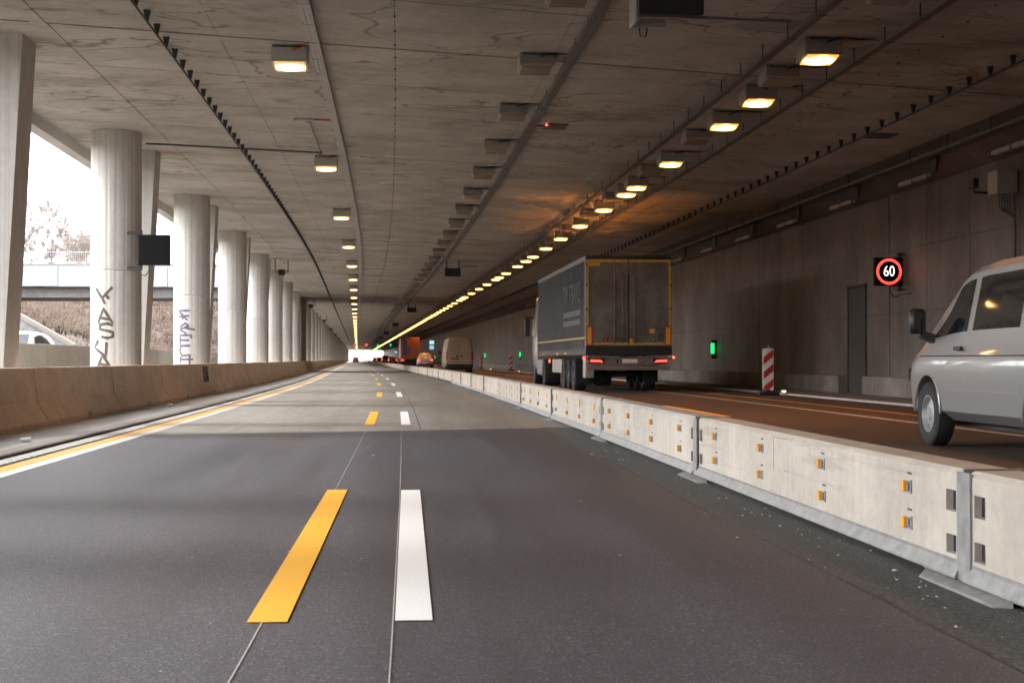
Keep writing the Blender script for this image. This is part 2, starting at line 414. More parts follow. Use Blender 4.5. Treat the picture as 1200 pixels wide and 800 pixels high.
strip('kerb_edge', 10.46, 10.52, SMIN, 1000, 0.126, M_['whiteworn'], wk, thick=.12)

# painted lines
ln = strip('white_edge_line', -3.76, -3.60, SMIN, 1000, 0.004, M_['line_white'])
tag(ln, 'continuous white edge line beside the yellow one at the left roadside', 'road marking')
ln = strip('yellow_edge_line', -3.94, -3.762, SMIN, 1000, 0.005, M_['line_yellow'])
tag(ln, 'continuous yellow line along the left roadside', 'road marking')
mb = MB()
for i in range(int((90-8)/.28)):
    s = 8 + i*.28
    mb.sweep([(-4.20, .004), (-4.0, .004), (-4.0, .012), (-4.20, .012)], [s, s+.2])
mb.sweep([(-4.20, .006), (-4.0, .006)], stations(90, 500), False)
ln = mb.build('ribbed_edge_line', M_['line_white'])
tag(ln, 'ribbed old white line between yellow line and slot drain', 'road marking')
ln = strip('white_guide_line', -.074, -.069, 2.5, 22, 0.004, M_['whiteworn']); tag(ln, 'hairline white guide line running through the white dashes', 'road marking')
ln = strip('yellow_guide_line', -.594, -.589, 2.5, 22, 0.004, M_['whiteworn']); tag(ln, 'hairline guide line running through the yellow dashes', 'road marking')
WD = MB().box(-.075, .075, 0, 6.0, .004, .0052).mesh('white_dash', M_['white'])
YD = MB().box(-.08, .08, 0, 6.05, .004, .0054).mesh('yellow_dash', M_['yellow'])
for k in range(24):
    s = 6.02 + 18*k
    for nm, me, X, cname in (('white_lane_dash', WD, .01, 'white'), ('yellow_lane_dash', YD, -.575, 'yellow')):
        sm = s + 3; p = P(sm, X); t = theta(sm)
        o = link(nm, me, None, (p[0] + 3*math.sin(t), p[1] - 3*math.cos(t), 0), (0, 0, t))
        lab = (f'{ORD[k]} {cname} lane dash from the camera on the left carriageway' if k < 9 else f'tiny far {cname} lane dash beyond the ninth on the left carriageway')
        tag(o, lab, 'road marking', f'{cname} dashes of the left carriageway')
ln = strip('worn_white_line', 7.70, 7.86, SMIN, 1000, ZR+.004, M_['whiteworn']); tag(ln, 'worn white line on the right carriageway, left of the yellow line', 'road marking')
ln = strip('yellow_side_line', 8.78, 8.92, SMIN, 1000, ZR+.004, M_['line_yellow']); tag(ln, 'continuous yellow line on the right carriageway near the wall', 'road marking')
YR = MB().box(-.07, .07, 0, 6.0, .004, .0055).mesh('right_dash', M_['yellow'])
for k in range(11):
    s = 6.9 + 18*k; p = P(s, 5.44, ZR); o = link('yellow_lane_dash', YR, None, p, (0, 0, theta(s+3)))
    labs = ['yellow lane dash beside the white van on the right carriageway', 'yellow lane dash behind the grey lorry on the right carriageway']
    tag(o, labs[k] if k < 2 else 'yellow lane dash of the right carriageway hidden past the lorry', 'road marking', 'yellow dashes of the right carriageway')

# ------------------------------------------------------------------ ceiling
SK, JB, BL = 0.19, 24.4, 13.3
ceil = MB().sweep([(-7.75, zc(-7.75)+.012), (13.3, zc(13.3)+.012), (13.3, 7.3), (-7.75, 7.3)], stations(SMIN, SMAX)).build('tunnel_ceiling', M_['joint'], None, kind='structure')
lines_x = [-7.75, -5.62, -2.95, -.17, 2.45, 5.2, 8.1, 10.6, 12.6]
b0 = JB - 2*BL
for bi in range(9):
    s0 = b0 + bi*BL
    for q in range(4):
        a = s0 + q*BL/4; e = a + BL/4
        ga = .04 if q == 0 else .018; ge = .04 if q == 3 else .018
        for X0, X1 in zip(lines_x[:-1], lines_x[1:]):
            g = .004
            dz = random.uniform(-.002, .002)
            bot = [(a+ga+SK*X0, X0+g), (a+ga+SK*X1, X1-g), (e-ge+SK*X1, X1-g), (e-ge+SK*X0, X0+g)]
            lo = [P(s_, x_, zc(x_)+dz) for s_, x_ in bot]; hi = [P(s_, x_, zc(x_)+.0105) for s_, x_ in bot]
            MB().hexa(lo + hi).build('ceiling_panel', M_['ceiling'], ceil)
sb = b0 + 9*BL
while sb < SMAX:
    e = min(sb+BL, SMAX)
    if e - sb > 2:
        bot = [(sb+.02+SK*-7.75, -7.75), (sb+.02+SK*12.6, 12.6), (e-.02+SK*12.6, 12.6), (e-.02-SK*7.75, -7.75)]
        MB().hexa([P(min(s_, SMAX), x_, zc(x_)) for s_, x_ in bot] + [P(min(s_, SMAX), x_, zc(x_)+.0105) for s_, x_ in bot]).build('ceiling_panel', M_['ceiling'], ceil)
    sb += BL
MB().sweep([(-7.75, zc(-7.75)), (12.6, zc(12.6)), (12.6, 7.2), (-7.75, 7.2)], stations(SMIN, b0-1.5)).build('ceiling_panel', M_['ceiling'], ceil)
# flat band near the columns, sloped haunch above the wall, edge beam outside
strip('ceiling_band', -5.74, -5.50, SMIN, SMAX, zc(-5.6)-.001, M_['ceiling'], ceil, thick=.014)
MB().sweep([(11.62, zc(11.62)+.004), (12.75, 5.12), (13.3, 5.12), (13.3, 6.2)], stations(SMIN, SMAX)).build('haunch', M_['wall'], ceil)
MB().sweep([(-8.05, 5.98), (-7.75, 5.98), (-7.75, 7.3), (-8.05, 7.3)], stations(SMIN, SMAX)).build('edge_beam', M_['column'], ceil)
# bolts along the ceiling lines: too small to pick apart
mb = MB()
for X, dz in ((-.17, 1.0), (8.1, 1.0)):
    s = 8.0
    while s < 160: 
        p = P(s, X, zc(X)); mb.box(p[0]-.013, p[0]+.013, p[1]-.013, p[1]+.013, p[2]-.02, p[2]); s += dz
mb.build('bolt', M_['black'], ceil, kind='stuff')

# ------------------------------------------------------------------ right wall with panels, niche and plinth
W0 = 37.4 - 4*BL
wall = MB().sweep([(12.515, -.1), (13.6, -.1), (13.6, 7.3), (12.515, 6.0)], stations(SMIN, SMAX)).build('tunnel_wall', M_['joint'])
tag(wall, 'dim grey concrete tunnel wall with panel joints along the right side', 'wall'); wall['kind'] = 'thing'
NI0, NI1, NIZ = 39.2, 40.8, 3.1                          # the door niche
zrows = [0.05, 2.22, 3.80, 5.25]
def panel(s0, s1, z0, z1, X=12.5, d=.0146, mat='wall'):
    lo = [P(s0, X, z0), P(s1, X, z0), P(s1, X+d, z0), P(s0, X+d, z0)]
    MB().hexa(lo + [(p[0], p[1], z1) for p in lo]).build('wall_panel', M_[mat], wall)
for bi in range(9):
    s0 = W0 + bi*BL
    for q in range(5):
        a = s0 + q*BL/5 + (.03 if q == 0 else .012); e = s0 + (q+1)*BL/5 - (.03 if q == 4 else .012)
        for z0, z1 in zip(zrows[:-1], zrows[1:]):
            zz0, zz1 = z0 + .007, z1 - .007
            parts = [(a, e)]
            if a < NI1 and e > NI0 and zz0 < NIZ:
                parts = [(x0, x1) for x0, x1 in ((a, min(e, NI0)), (max(a, NI1), e)) if x1 - x0 > .05]
                if zz1 > NIZ: panel(max(a, NI0), min(e, NI1), NIZ, zz1)
            for x0, x1 in parts: panel(x0, x1, zz0, zz1)
sb = W0 + 9*BL
while sb < SMAX-1:
    panel(sb+.015, min(sb+BL-.015, SMAX), .05, 5.25); sb += BL
for bi in range(2): pass
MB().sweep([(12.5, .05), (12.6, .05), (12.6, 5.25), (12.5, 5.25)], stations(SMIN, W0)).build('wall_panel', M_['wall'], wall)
M_['niche'] = simple('niche_dark', (0.05, 0.045, 0.04), .8, var=.2)
lo = [P(NI0, 12.44, .06), P(NI1, 12.44, .06), P(NI1, 12.51, .06), P(NI0, 12.51, .06)]
dn = empty('niche_door', 'dark tall door niche in the concrete wall left of the speed sign', 'door', **at((NI0+NI1)/2, 12.47, .12))
dn['kind'] = 'thing'
hw = (NI1-NI0)/2
MB().box(-.006, .03, -hw+.12, hw-.12, 0, 2.89).build('door_leaf', M_['niche'], dn)
for y0, y1, z0, z1 in ((-hw, -hw+.1, 0, 2.97), (hw-.1, hw, 0, 2.97), (-hw+.1, hw-.1, 2.90, 2.97)):
    MB().box(-.02, .035, y0, y1, z0, z1).build('frame', M_['niche'], dn)
MB().tube([(-.03, -hw+.3, 1.05), (-.05, -hw+.3, 1.05), (-.05, -hw+.45, 1.05)], .012).build('handle', M_['blackmetal'], dn)
# plinth blocks along the foot of the wall
pl = empty('wall_plinth', 'low pale concrete plinth of blocks at the foot of the right wall', 'plinth')
for k in range(46):
    a = 18.0 + k*6.65 + .012; e = a + 6.65 - .024
    for x0, x1 in ([(a, e)] if not (a < NI1 and e > NI0) else [(x0, x1) for x0, x1 in ((a, min(e, NI0-.25)), (max(a, NI1+.25), e)) if x1-x0 > .1]):
        pts = [(12.28, .12), (12.495, .12), (12.495, .60), (12.30, .60), (12.28, .58)]
        MB().sweep(pts, stations(x0, x1, 10)).build('plinth_block', M_['plinth'], pl)
# ------------------------------------------------------------------ columns and leaning piers of the open left side
XC, RC = -6.51, 0.565
def column_mesh(z0, z1, nm):
    n = 72; prof = []
    mb = MB(); vs = []; fs = []
    zs = [z0, z0+.02, z1-.02, z1]
    for z in zs:
        for k in range(n):
            a = 2*math.pi*k/n
            r = RC - (.012 if z in (z0, z1) else 0) - (.006 if k % 4 == 0 else 0)   # narrow board grooves
            vs.append((r*math.cos(a), r*math.sin(a), z))
    for j in range(3):
        for k in range(n): fs.append((j*n+k, j*n+(k+1) % n, (j+1)*n+(k+1) % n, (j+1)*n+k))
    fs.append(tuple(range(n))); fs.append(tuple(3*n+k for k in range(n)))
    mb.add(vs, fs); me = mb.mesh(nm, M_['column']); return me
zt = zc(XC)
COL_LO = column_mesh(0.0, 3.06, 'lower_shaft'); COL_HI = column_mesh(3.065, zt+.004, 'upper_shaft')
ztp = zc(-6.7)+.003
PIER = MB().hexa([(-.45, -.45, 0), (.11, -.45, 0), (.11, .45, 0), (-.45, .45, 0), (-.12, -.45, ztp), (.44, -.45, ztp), (.44, .45, ztp), (-.12, .45, ztp)]).mesh('pier', M_['column'])
cols = []
k = -6; CS0 = 34.7; CSP = 13.3
for k in range(-6, 58):
    s = CS0 + CSP*k
    if s > SMAX-3 or 123 < s < 137: continue
    vis = k
    if 0 <= k <= 6:
        lab = ['round concrete column with brown painted letters and the black square sign', 'second round concrete column, with blue painted letters', 'third round concrete column beyond the left barrier', 'fourth round concrete column beyond the left barrier', 'fifth round concrete column beyond the left barrier', 'sixth round concrete column beyond the left barrier', 'seventh round concrete column before the dark wall section'][k]
    else: lab = 'round concrete column out of view behind the camera' if k < 0 else 'slim far round column beyond the dark wall section on the left'
    c = empty('round_column', lab, 'column', group='round columns of the open left side', **at(s, XC, 0.02))
    link('lower_shaft', COL_LO, c, (0, 0, -.02)); link('upper_shaft', COL_HI, c, (0, 0, -.02))
    c['kind'] = 'thing'; cols.append((k, c))
    s2 = s + 3.2
    pl_ = ('leaning rectangular concrete pier at the left edge of the picture' if k == -1 else 'leaning rectangular pier close behind the column with brown letters' if k == 0 else 'leaning rectangular pier close behind the column with blue letters' if k == 1 else
           f'leaning rectangular pier close behind the {ORD[k]} round column' if 2 <= k <= 6 else 'slim far leaning pier beyond the dark wall section on the left' if k > 6 else 'leaning rectangular pier behind the camera')
    o = link('leaning_pier', PIER, None, P(s2, -6.50, 0.0), (0, 0, theta(s2)))
    tag(o, pl_, 'pier', 'leaning piers behind the columns')
ws = MB().sweep([(-7.6, 0), (-6.2, 0), (-6.2, zc(-6.2)+.003), (-7.6, zc(-7.6)+.003)], stations(124, 136)).build('closed_wall_section', M_['wall'])
tag(ws, 'dark closed wall section between the far left columns', 'wall'); ws['kind'] = 'thing'

# graffiti: painted strokes laid on the round shafts, each a thin ribbon bent round the column
def strokes_on_column(c, letters, mat, name, width, label):
    mb = MB()
    for poly in letters:                                   # (angle in m along surface, z)
        pts = []
        for i in range(len(poly)-1):
            (a0, z0), (a1, z1) = poly[i], poly[i+1]
            for q in range(5):
                pts.append((a0+(a1-a0)*q/5, z0+(z1-z0)*q/5))
        pts.append(poly[-1]); n = len(pts); vs = []
        for i, (a, z) in enumerate(pts):
            p0 = pts[max(0, i-1)]; p1 = pts[min(n-1, i+1)]
            dx, dz = p1[0]-p0[0], p1[1]-p0[1]; l = math.hypot(dx, dz) or 1
            w = width*(.8+.4*random.random())/2
            for sg in (-1, 1):
                aa = a - dz/l*w*sg; zz = z + dx/l*w*sg
                ang = -math.pi/2 + aa/RC
                r = RC + .004
                vs.append((r*math.cos(ang), r*math.sin(ang), zz))
        mb.add(vs, [(2*i, 2*i+1, 2*i+3, 2*i+2) for i in range(n-1)])
    return mb.build(name, mat, c, label=label)
M_['spraybrown'] = simple('brown_spray_paint', (0.085, 0.066, 0.055), .8, var=.3, scale=20)
M_['sprayblue'] = simple('blue_spray_paint', (0.10, 0.105, 0.145), .8, var=.3, scale=20)
c0 = [c for k, c in cols if k == 0][0]; c1 = [c for k, c in cols if k == 1][0]
def Lt(ch, cx, cz, w, h):
    G = {'K': [[(-.55, .55), (-.05, -.15), (.15, -.55)], [(.6, .6), (0, -.1)], [(.15, .15), (.4, -.2)]],
         'A': [[(-.5, -.5), (-.1, .5), (.5, -.5)], [(-.4, -.1), (.35, -.25)]],
         'S': [[(.45, .35), (.1, .5), (-.4, .4), (-.4, .1), (.1, 0), (.45, -.1), (.45, -.4), (.1, -.5), (-.3, -.4)]],
         'V': [[(-.35, .55), (-.65, .05), (.2, -.55), (.25, .4)]],
         'F': [[(.5, .45), (-.5, .45), (.3, -.5)], [(-.1, .2), (-.1, -.45)], [(-.5, -.15), (.45, -.05)]],
         'R': [[(-.5, .1), (.0, .5), (.3, .2), (-.1, .05), (-.5, -.1), (.1, -.55)], [(-.1, .05), (.8, -.15)]],
         'E': [[(.5, .5), (-.5, .5), (-.5, -.5), (.4, -.5)], [(-.5, .05), (.3, 0)], [(.45, .5), (.45, .2)]],
         'C': [[(.4, .5), (-.4, .45), (-.55, 0), (-.3, -.5), (.35, -.4)]],
         'H': [[(-.5, .3), (-.5, -.4)], [(-.5, 0), (.6, 0)], [(.3, .5), (.3, -.6)]]}
    return [[(cx+x*w, cz+z*h) for x, z in pl] for pl in G[ch]]
z = lambda y, d: 1.05 + (421-y)*d/1750 - .02
lets = []
for ch, cx, yy in (('K', -.20, 348), ('A', -.15, 371), ('S', -.13, 388), ('V', -.20, 408), ('A', -.17, 424)):
    lets += Lt(ch, cx, z(yy, 34.1), .36, .33)
strokes_on_column(c0, lets, M_['spraybrown'], 'graffiti', .062, 'brown sprayed letters running down the column')
lets = []
for ch, cx, yy in (('F', -.18, 370), ('R', -.13, 385), ('E', -.12, 399), ('C', -.12, 411), ('H', -.1, 421)):
    lets += Lt(ch, cx, z(yy, 47.4), .38, .32)
strokes_on_column(c1, lets, M_['sprayblue'], 'graffiti', .058, 'blue grey sprayed letters running down the column')

# ------------------------------------------------------------------ left concrete safety barrier (profiled elements)
JL = 6.35
prof = [(-5.74, .02), (-5.74, .09), (-5.92, .40), (-5.985, .90), (-6.0, .92), (-6.14, .92), (-6.155, .90), (-6.16, .02)]
def jersey_mesh(L):
    mb = MB(); pr = [(x+5.95, z_) for x, z_ in prof]; m = len(pr); vs = []; fs = []
    ys = [0, .012, L/2-.19, L/2-.19, L/2+.19, L/2+.19, L-.012, L]
    # plain body in two halves with a drain notch left open at the foot
    for y0, y1 in ((0, L/2-.19), (L/2+.19, L)):
        mb.prism(pr, y0, y1)
    top = [(x, max(z_, .13)) for x, z_ in pr]; top[0] = (-5.74+5.95-.02, .13); top[1] = (-5.74+5.95-.023, .131)
    mb.prism(top, L/2-.19, L/2+.19)
    return mb.mesh('jersey_barrier', M_['jersey'])
JM = jersey_mesh(JL - .07)
JGAP = MB().prism([(x+5.95 + (-.014 if x > -6 else .014), min(z_, .905)) for x, z_ in prof], JL-.069, JL-.001).mesh('dark_gap_plate', M_['joint'])  # dark plates added so the open gaps read as dark lines
for k in range(-6, 88):
    s = 23.75 + JL*k
    if s > 560: break
    p = P(s, -5.73 + random.uniform(-.012, .012)); o = link('jersey_barrier', JM, None, p, (0, 0, theta(s+3)))
    if k == 0: lab = 'profiled concrete barrier element, first whole one from the left edge'
    elif k == -1: lab = 'profiled concrete barrier element cut by the left picture edge'
    elif k == 2: lab = 'profiled concrete barrier element below the column with brown letters and sign'
    elif k == 3: lab = 'profiled concrete barrier element with a black scribble'
    elif 0 < k <= 19: lab = f'{ORD[k]} whole profiled concrete barrier element from the left edge'
    elif k < 0: lab = 'profiled concrete barrier element beside or behind the camera'
    else: lab = 'small far profiled barrier element below the left columns'
    tag(o, lab, 'barrier', 'profiled concrete barrier along the left side')
    if -3 < k < 30: link('dark_gap_plate', JGAP, o)
    if k == 3:
        mb = MB()
        for i in range(16):
            y0 = 1.7 + (i % 8)*.17 + random.uniform(-.05, .05)
            pts = []
            for q in range(7):
                zz = .86 - q*.075 - (i//8)*.03
                t_ = (zz-.40)/.5
                xx = (-5.92 + (-5.985+5.92)*t_)+5.95 + .006 if zz > .4 else (-5.74 + (-5.92+5.74)*((zz-.09)/.31))+5.95+.008
                pts.append((xx, y0 + random.uniform(-.09, .09), zz))
            mb.tube(pts, .006, 4)
        mb.build('graffiti', M_['spraybrown'], o, label='black scribbled spray paint')

# ------------------------------------------------------------------ temporary steel-and-concrete barrier in the middle
GL = 6.37; GH = .54; GT = .27; XG = 2.55
def guard_concrete():
    L = GL - .09; mb = MB()
    us = [0, .07, .20, L-.20, L-.07, L]; zs = [.10, .135, .225, .335, .435, .515]
    for i in range(5):
        for j in range(5):
            u0, u1, z0, z1 = us[i], us[i+1], zs[j], zs[j+1]
            pk = i in (1, 3) and j in (1, 3)
            d = .22 if pk else 0.0
            mb.add([(d, u0, z0), (d, u1, z0), (d, u1, z1), (d, u0, z1)], [(0, 1, 2, 3)])
            if pk:
                q = [(u0, z0), (u1, z0), (u1, z1), (u0, z1)]
                for a in range(4):
                    (ua, za), (ub, zb) = q[a], q[(a+1) % 4]
                    mb.add([(0, ua, za), (0, ub, zb), (d, ub, zb), (d, ua, za)], [(0, 1, 2, 3)])
    # chamfered top, back, ends, bottom
    pr = [(0, .515), (.03, GH), (GT-.03, GH), (GT, .515), (GT, .10), (0, .10)]
    for a in range(5):
        (x0, z0), (x1, z1) = pr[a], pr[a+1]
        mb.add([(x0, 0, z0), (x1, 0, z1), (x1, L, z1), (x0, L, z0)], [(0, 1, 2, 3)])
    for y in (0, L): mb.add([(x, y, z_) for x, z_ in pr], [tuple(range(6))])
    me = bpy.data.meshes.new('slab'); me.from_pydata(mb.v, [], mb.f); me.materials.append(M_['guard'])
    bm = bmesh.new(); bm.from_mesh(me); bmesh.ops.remove_doubles(bm, verts=bm.verts[:], dist=.0005); bmesh.ops.recalc_face_normals(bm, faces=bm.faces[:]); bm.to_mesh(me); bm.free()
    return me
GC = guard_concrete()
POCKET_SHADE = MB()  # black blocks stand in for the shade inside the pockets
for y0 in (.072, GL-.09-.198):
    for z0 in (.137, .337): POCKET_SHADE.box(.035, .2, y0, y0+.126, z0, z0+.086)
POCKET_SHADE = POCKET_SHADE.mesh('pocket_shade', M_['black'])
def base_mesh():
    L = GL-.09
    mb = MB(); mb.prism([(-.035, .035), (GT+.035, .035), (GT+.035, .045), (GT+.006, .10), (GT+.006, .115), (-.006, .115), (-.006, .10), (-.035, .045)], .0, L)
    mb.box(.03, GT-.03, .3, .6, .003, .035); mb.box(.03, GT-.03, L-.6, L-.3, .003, .035)
    return mb.mesh('base_channel', M_['galv'])
GB = base_mesh()
POST = MB().box(-.018, -.008, -.145, .015, .03, .53).box(-.008, GT+.008, -.055, -.035, .03, .545).box(GT+.008, GT+.018, -.145, .015, .03, .53).mesh('joint_post', M_['galv'])
FOOT = MB().hexa([(-.11, -.62, .004), (-.03, -.66, .004), (-.03, .40, .004), (-.11, .28, .004), (-.10, -.62, .014), (-.03, -.66, .03), (-.03, .40, .03), (-.10, .28, .014)]).mesh('foot_plate', M_['galv'])
AMB = MB().cbox(-.028, -.001, .0, .034, -.028, .028, .002).mesh('reflector', M_['amber'])
BRK = MB().box(-.012, -.001, -.03, -.001, -.022, .022).box(-.005, -.001, -.060, -.0305, -.034, .034).mesh('bracket', M_['galv'])
AMBW = MB().cbox(-.012, -.001, -.03, .07, -.045, .045, .003).mesh('reflector', M_['amberflat'])
SLOT_SHADE = MB().box(-.003, .001, -.05, .012, .062, .072).mesh('slot', M_['joint'])  # dark strips drawn for the slot shadows above the reflectors
PLQ = MB().box(-.0016, -.0004, -.20, .20, .106, .11).box(-.0016, -.0004, .196, .2, -.11, .106).box(-.0016, -.0004, -.2, -.08, -.11, -.107).mesh('patch_outline', M_['traydark'])
zrow = (.405, .215)
for k in range(-2, 110):
    s = 6.78 + GL*k
    if s > 640: break
    p = P(s, XG + random.uniform(-.006, .006)); t = theta(s+3) + random.uniform(-.0012, .0012)
    lab = ('pale barrier element cut by the right picture edge' if k == -1 else 'nearest whole pale barrier element, with four amber reflectors in each row' if k == 0 else
           'second whole pale barrier element from the camera' if k == 1 else 'third whole pale barrier element, smeared, with yellow plates along its top row' if k == 2 else
           f'{ORD[k]} whole pale barrier element from the camera' if 0 < k < 20 else 'pale barrier element behind the camera' if k < 0 else 'small far pale barrier element in the row beside the lorries')
    e = empty('guard_element', lab, 'barrier', p, t, 'temporary barrier between the carriageways')
    link('slab', GC, e, (0, 0, 0))
    if s < 60: link('pocket_shade', POCKET_SHADE, e); link('base_channel', GB, e)
    if s < 330: link('joint_post', POST, e)
    if s < 70: link('foot_plate', FOOT, e)
    if k in (0, 1): link('patch_outline', PLQ, e, (0, 3.35, .40))
    if -2 < k < 18:
        for r, zz in enumerate(zrow):
            for q in range(4):
                y = .72 + q*1.6 + (0 if k else random.uniform(-.02, .02))
                wide = (k >= 2 and r == 0) or k >= 4
                rf = link('reflector', AMBW if wide else AMB, e, (0, y, zz + random.uniform(-.006, .006)))
                if not wide:
                    link('bracket', BRK, rf); link('slot', SLOT_SHADE, rf)
    elif k >= 18 and s < 260:
        mb = MB()
        for zz in zrow:
            for q in range(4): mb.box(-.012, -.001, .69+q*1.6, .79+q*1.6, zz-.045, zz+.045)
        mb.build('reflector_row', M_['amberflat'], e, kind='stuff')

# grit, leaves and crumbs swept against the barrier and along the left drain
mb = MB()
rd = random.Random(3)
for i in range(300):
    if i < 200: s = 3.5 + 22*rd.random()**1.4; X = 2.53 - abs(rd.gauss(0, .28))
    elif i < 235: s = rd.uniform(4, 22); X = rd.uniform(-3, 2)
    else: s = rd.uniform(14, 45); X = -4.6 - rd.random()*1.1
    r = rd.uniform(.002, .0065) * (1.7 if rd.random() < .12 else 1)
    a = rd.random()*6.28; zb = .008 if X > -4 else .022
    q = [(math.cos(a+j*1.57)*r*(1.6 if j % 2 else 1), math.sin(a+j*1.57)*r*(1.6 if j % 2 else 1)) for j in range(4)]
    p = P(s, X)
    mb.add([(p[0]+x, p[1]+y, zb) for x, y in q] + [(p[0]+x*.6, p[1]+y*.6, zb+r*.7) for x, y in q], [(0,1,5,4),(1,2,6,5),(2,3,7,6),(3,0,4,7),(4,5,6,7)])
mg, t_, b_ = mat_new('grit'); nn = t_.nodes.new('ShaderNodeTexNoise'); nn.inputs['Scale'].default_value = 3.0
rr = t_.nodes.new('ShaderNodeValToRGB'); rr.color_ramp.elements[0].position = .4; rr.color_ramp.elements[0].color = (.22, .14, .08, 1); rr.color_ramp.elements[1].position = .6; rr.color_ramp.elements[1].color = (.5, .47, .42, 1)
t_.links.new(nn.outputs['Fac'], rr.inputs[0]); t_.links.new(rr.outputs[0], b_.inputs['Base Color'])
g = mb.build('road_grit', mg); g['kind'] = 'stuff'; g['label'] = 'scattered pale grit and leaf crumbs on the asphalt'; g['category'] = 'litter'
M_['foam'] = simple('white_litter', (.75, .75, .73), .5)
for (s, X, w, lab) in ((19.0, -4.72, .075, 'crumpled white cup lying on the left shoulder'), (33.5, -5.1, .07, 'small white scrap of litter on the shoulder farther along')):
    p = P(s, X, .021)
    o = MB().lathe([(0, -w), (w*.32, -w), (w*.42, w*.6), (w*.36, w*.6), (0, w*.4)], 12, 'x').build('litter', M_['foam'], None, True)
    o.location = (p[0], p[1], p[2]+w*.40); o.rotation_euler = (0, 0, .3); tag(o, lab, 'litter')
# ------------------------------------------------------------------ ceiling lamps
LW, LD, LH = .29, .28, .22                                  # half width, half depth, housing height
def lamp_meshes(body, glass, rim):
    H = MB().cbox(-LW, LW, -LD, LD, -LH, 0, .015).mesh('housing', body)
    F = MB()
    for x0, x1, y0, y1 in ((-LW+.005, LW-.005, -LD+.005, -LD+.038), (-LW+.005, LW-.005, LD-.048, LD-.005), (-LW+.005, -LW+.048, -LD+.038, LD-.048), (LW-.048, LW-.005, -LD+.038, LD-.048)):
        F.box(x0, x1, y0, y1, -LH-.02, -LH-.001)
    F = F.mesh('frame', rim)
    G = MB().cbox(-LW+.05, LW-.05, -LD+.04, LD-.05, -.03, .03, .005).mesh('glass', glass)
    return H, F, G
LM_on = lamp_meshes(M_['lampbody'], M_['lit'], M_['lampbody'])
LM_warm = lamp_meshes(M_['lampbodylight'], M_['litwarm'], M_['lampbodylight'])
LM_off = lamp_meshes(M_['lampbody'], M_['lampglass'], simple('lamp_rim', (.46, .38, .30), .5))
CLIP = MB().box(-.03, .03, -.02, .02, -.01, .07).mesh('mounting_clip', M_['galv'])
def cable_mesh(dx, mat, sag):
    return MB().tube([(.05, -LD-.01, -.06), (.12, -LD-.02, -.03), (LW, -LD, .02), (LW+dx*.5, -LD+.02, .03-sag), (LW+dx, -LD+.05, .03)], .014, 5).mesh('cable', mat)
CB_right = cable_mesh(.55, M_['black'], .03); CB_orange = cable_mesh(.12, M_['cable'], -.01); CB_mid = cable_mesh(.3, M_['black'], .01)
SPOTS = {}
def lamp(meshes, s, X, label, group, cable, full=True, drop=.06, watts=0, hue=(1, 1, 1)):
    z = zc(X) - drop
    o = empty('ceiling_lamp', label, 'lamp', P(s, X, z), theta(s), group)
    H, F, G = meshes
    o.rotation_euler = (R(-6), 0, theta(s))
    if meshes is LM_off: o.scale = (1, 1, .78)
    if watts and s < 240:
        ld = SPOTS.get(watts)
        if ld is None:
            ld = bpy.data.lights.new('lamp_light', 'SPOT'); ld.energy = watts; ld.color = hue; ld.spot_size = R(96); ld.spot_blend = .55; ld.shadow_soft_size = .2; SPOTS[watts] = ld
        sp = bpy.data.objects.new('lamp_light', ld); col.objects.link(sp); sp.parent = o; sp.location = (0, 0, -LH-.09)
    link('housing', H, o); link('glass', G, o, (0, 0, -LH-.012))
    if full:
        link('frame', F, o)
        for x in (-LW+.05, LW-.05): link('mounting_clip', CLIP, o, (x, -LD+.03, 0)); 
        link('mounting_clip', CLIP, o, (0, LD-.04, 0))
        link('cable', cable, o)
    return o
# left row, warm
for k in range(58):
    s = 24.6 + 13.15*k
    if s > 785: break
    lab = f'{ORD[k]} lit lamp from the camera in the left ceiling row' if k < 20 else 'tiny far lit lamp beyond the twentieth of the left ceiling row'
    lamp(LM_warm, s, -1.88, lab, 'lit lamps of the left ceiling row', CB_orange, k < 9, watts=30, hue=(1, .62, .30))
# middle row, all off
for k in range(60):
    s = 19.7 + 4.8*k
    lab = f'{ORD[k]} unlit lamp from the camera in the middle ceiling row' if k < 20 else 'tiny far unlit lamp beyond the twentieth of the middle ceiling row'
    lamp(LM_off, s, 2.14, lab, 'unlit lamps of the middle ceiling row', CB_mid, k < 18)
# right row, sodium orange with dark ones between
lit = [22.6, 26.5, 29.3, 35.0, 39.9, 41.6, 45.9, 51.5, 57.0, 62.0, 67.0, 70.0, 74.0, 80.0, 84.0, 86.2, 92.0, 98.0, 104.6, 111.0, 113.6, 117.0, 123.0, 129.0, 135.0]
s = 140.5
while s < 780: lit.append(s); s += 5.6 if s < 400 else 9.0
off = [18.9, 24.8, 31.7, 37.4, 43.6, 48.7, 54.2, 59.6, 64.6, 77.0, 89.0, 95.0, 101.3, 107.8]
for i, s in enumerate(lit):
    lab = f'{ORD[i]} glowing orange lamp from the camera in the right ceiling row' if i < 20 else 'tiny far glowing orange lamp beyond the twentieth of the right row'
    lamp(LM_on, s, 6.36, lab, 'glowing orange lamps of the right ceiling row', CB_right, s < 90, watts=75, hue=(1, .33, .055)) if s != 41.6 else lamp(LM_on, s, 6.36, lab, 'glowing orange lamps of the right ceiling row', CB_right)
for s in (13.0, 7.5, 2.0, -3.5, -9.0): lamp(LM_on, s, 6.36, 'unseen orange lamp added to the right row beside or behind the camera', 'glowing orange lamps of the right ceiling row', CB_right, False, watts=75, hue=(1, .33, .055))  # out-of-view lamps added to light the near road and van
for s in (11.4, -1.8): lamp(LM_warm, s, -1.88, 'unseen lit lamp added to the left row above or behind the camera', 'lit lamps of the left ceiling row', CB_orange, False, watts=30, hue=(1, .62, .30))  # two more unseen lamps, added for light around the camera
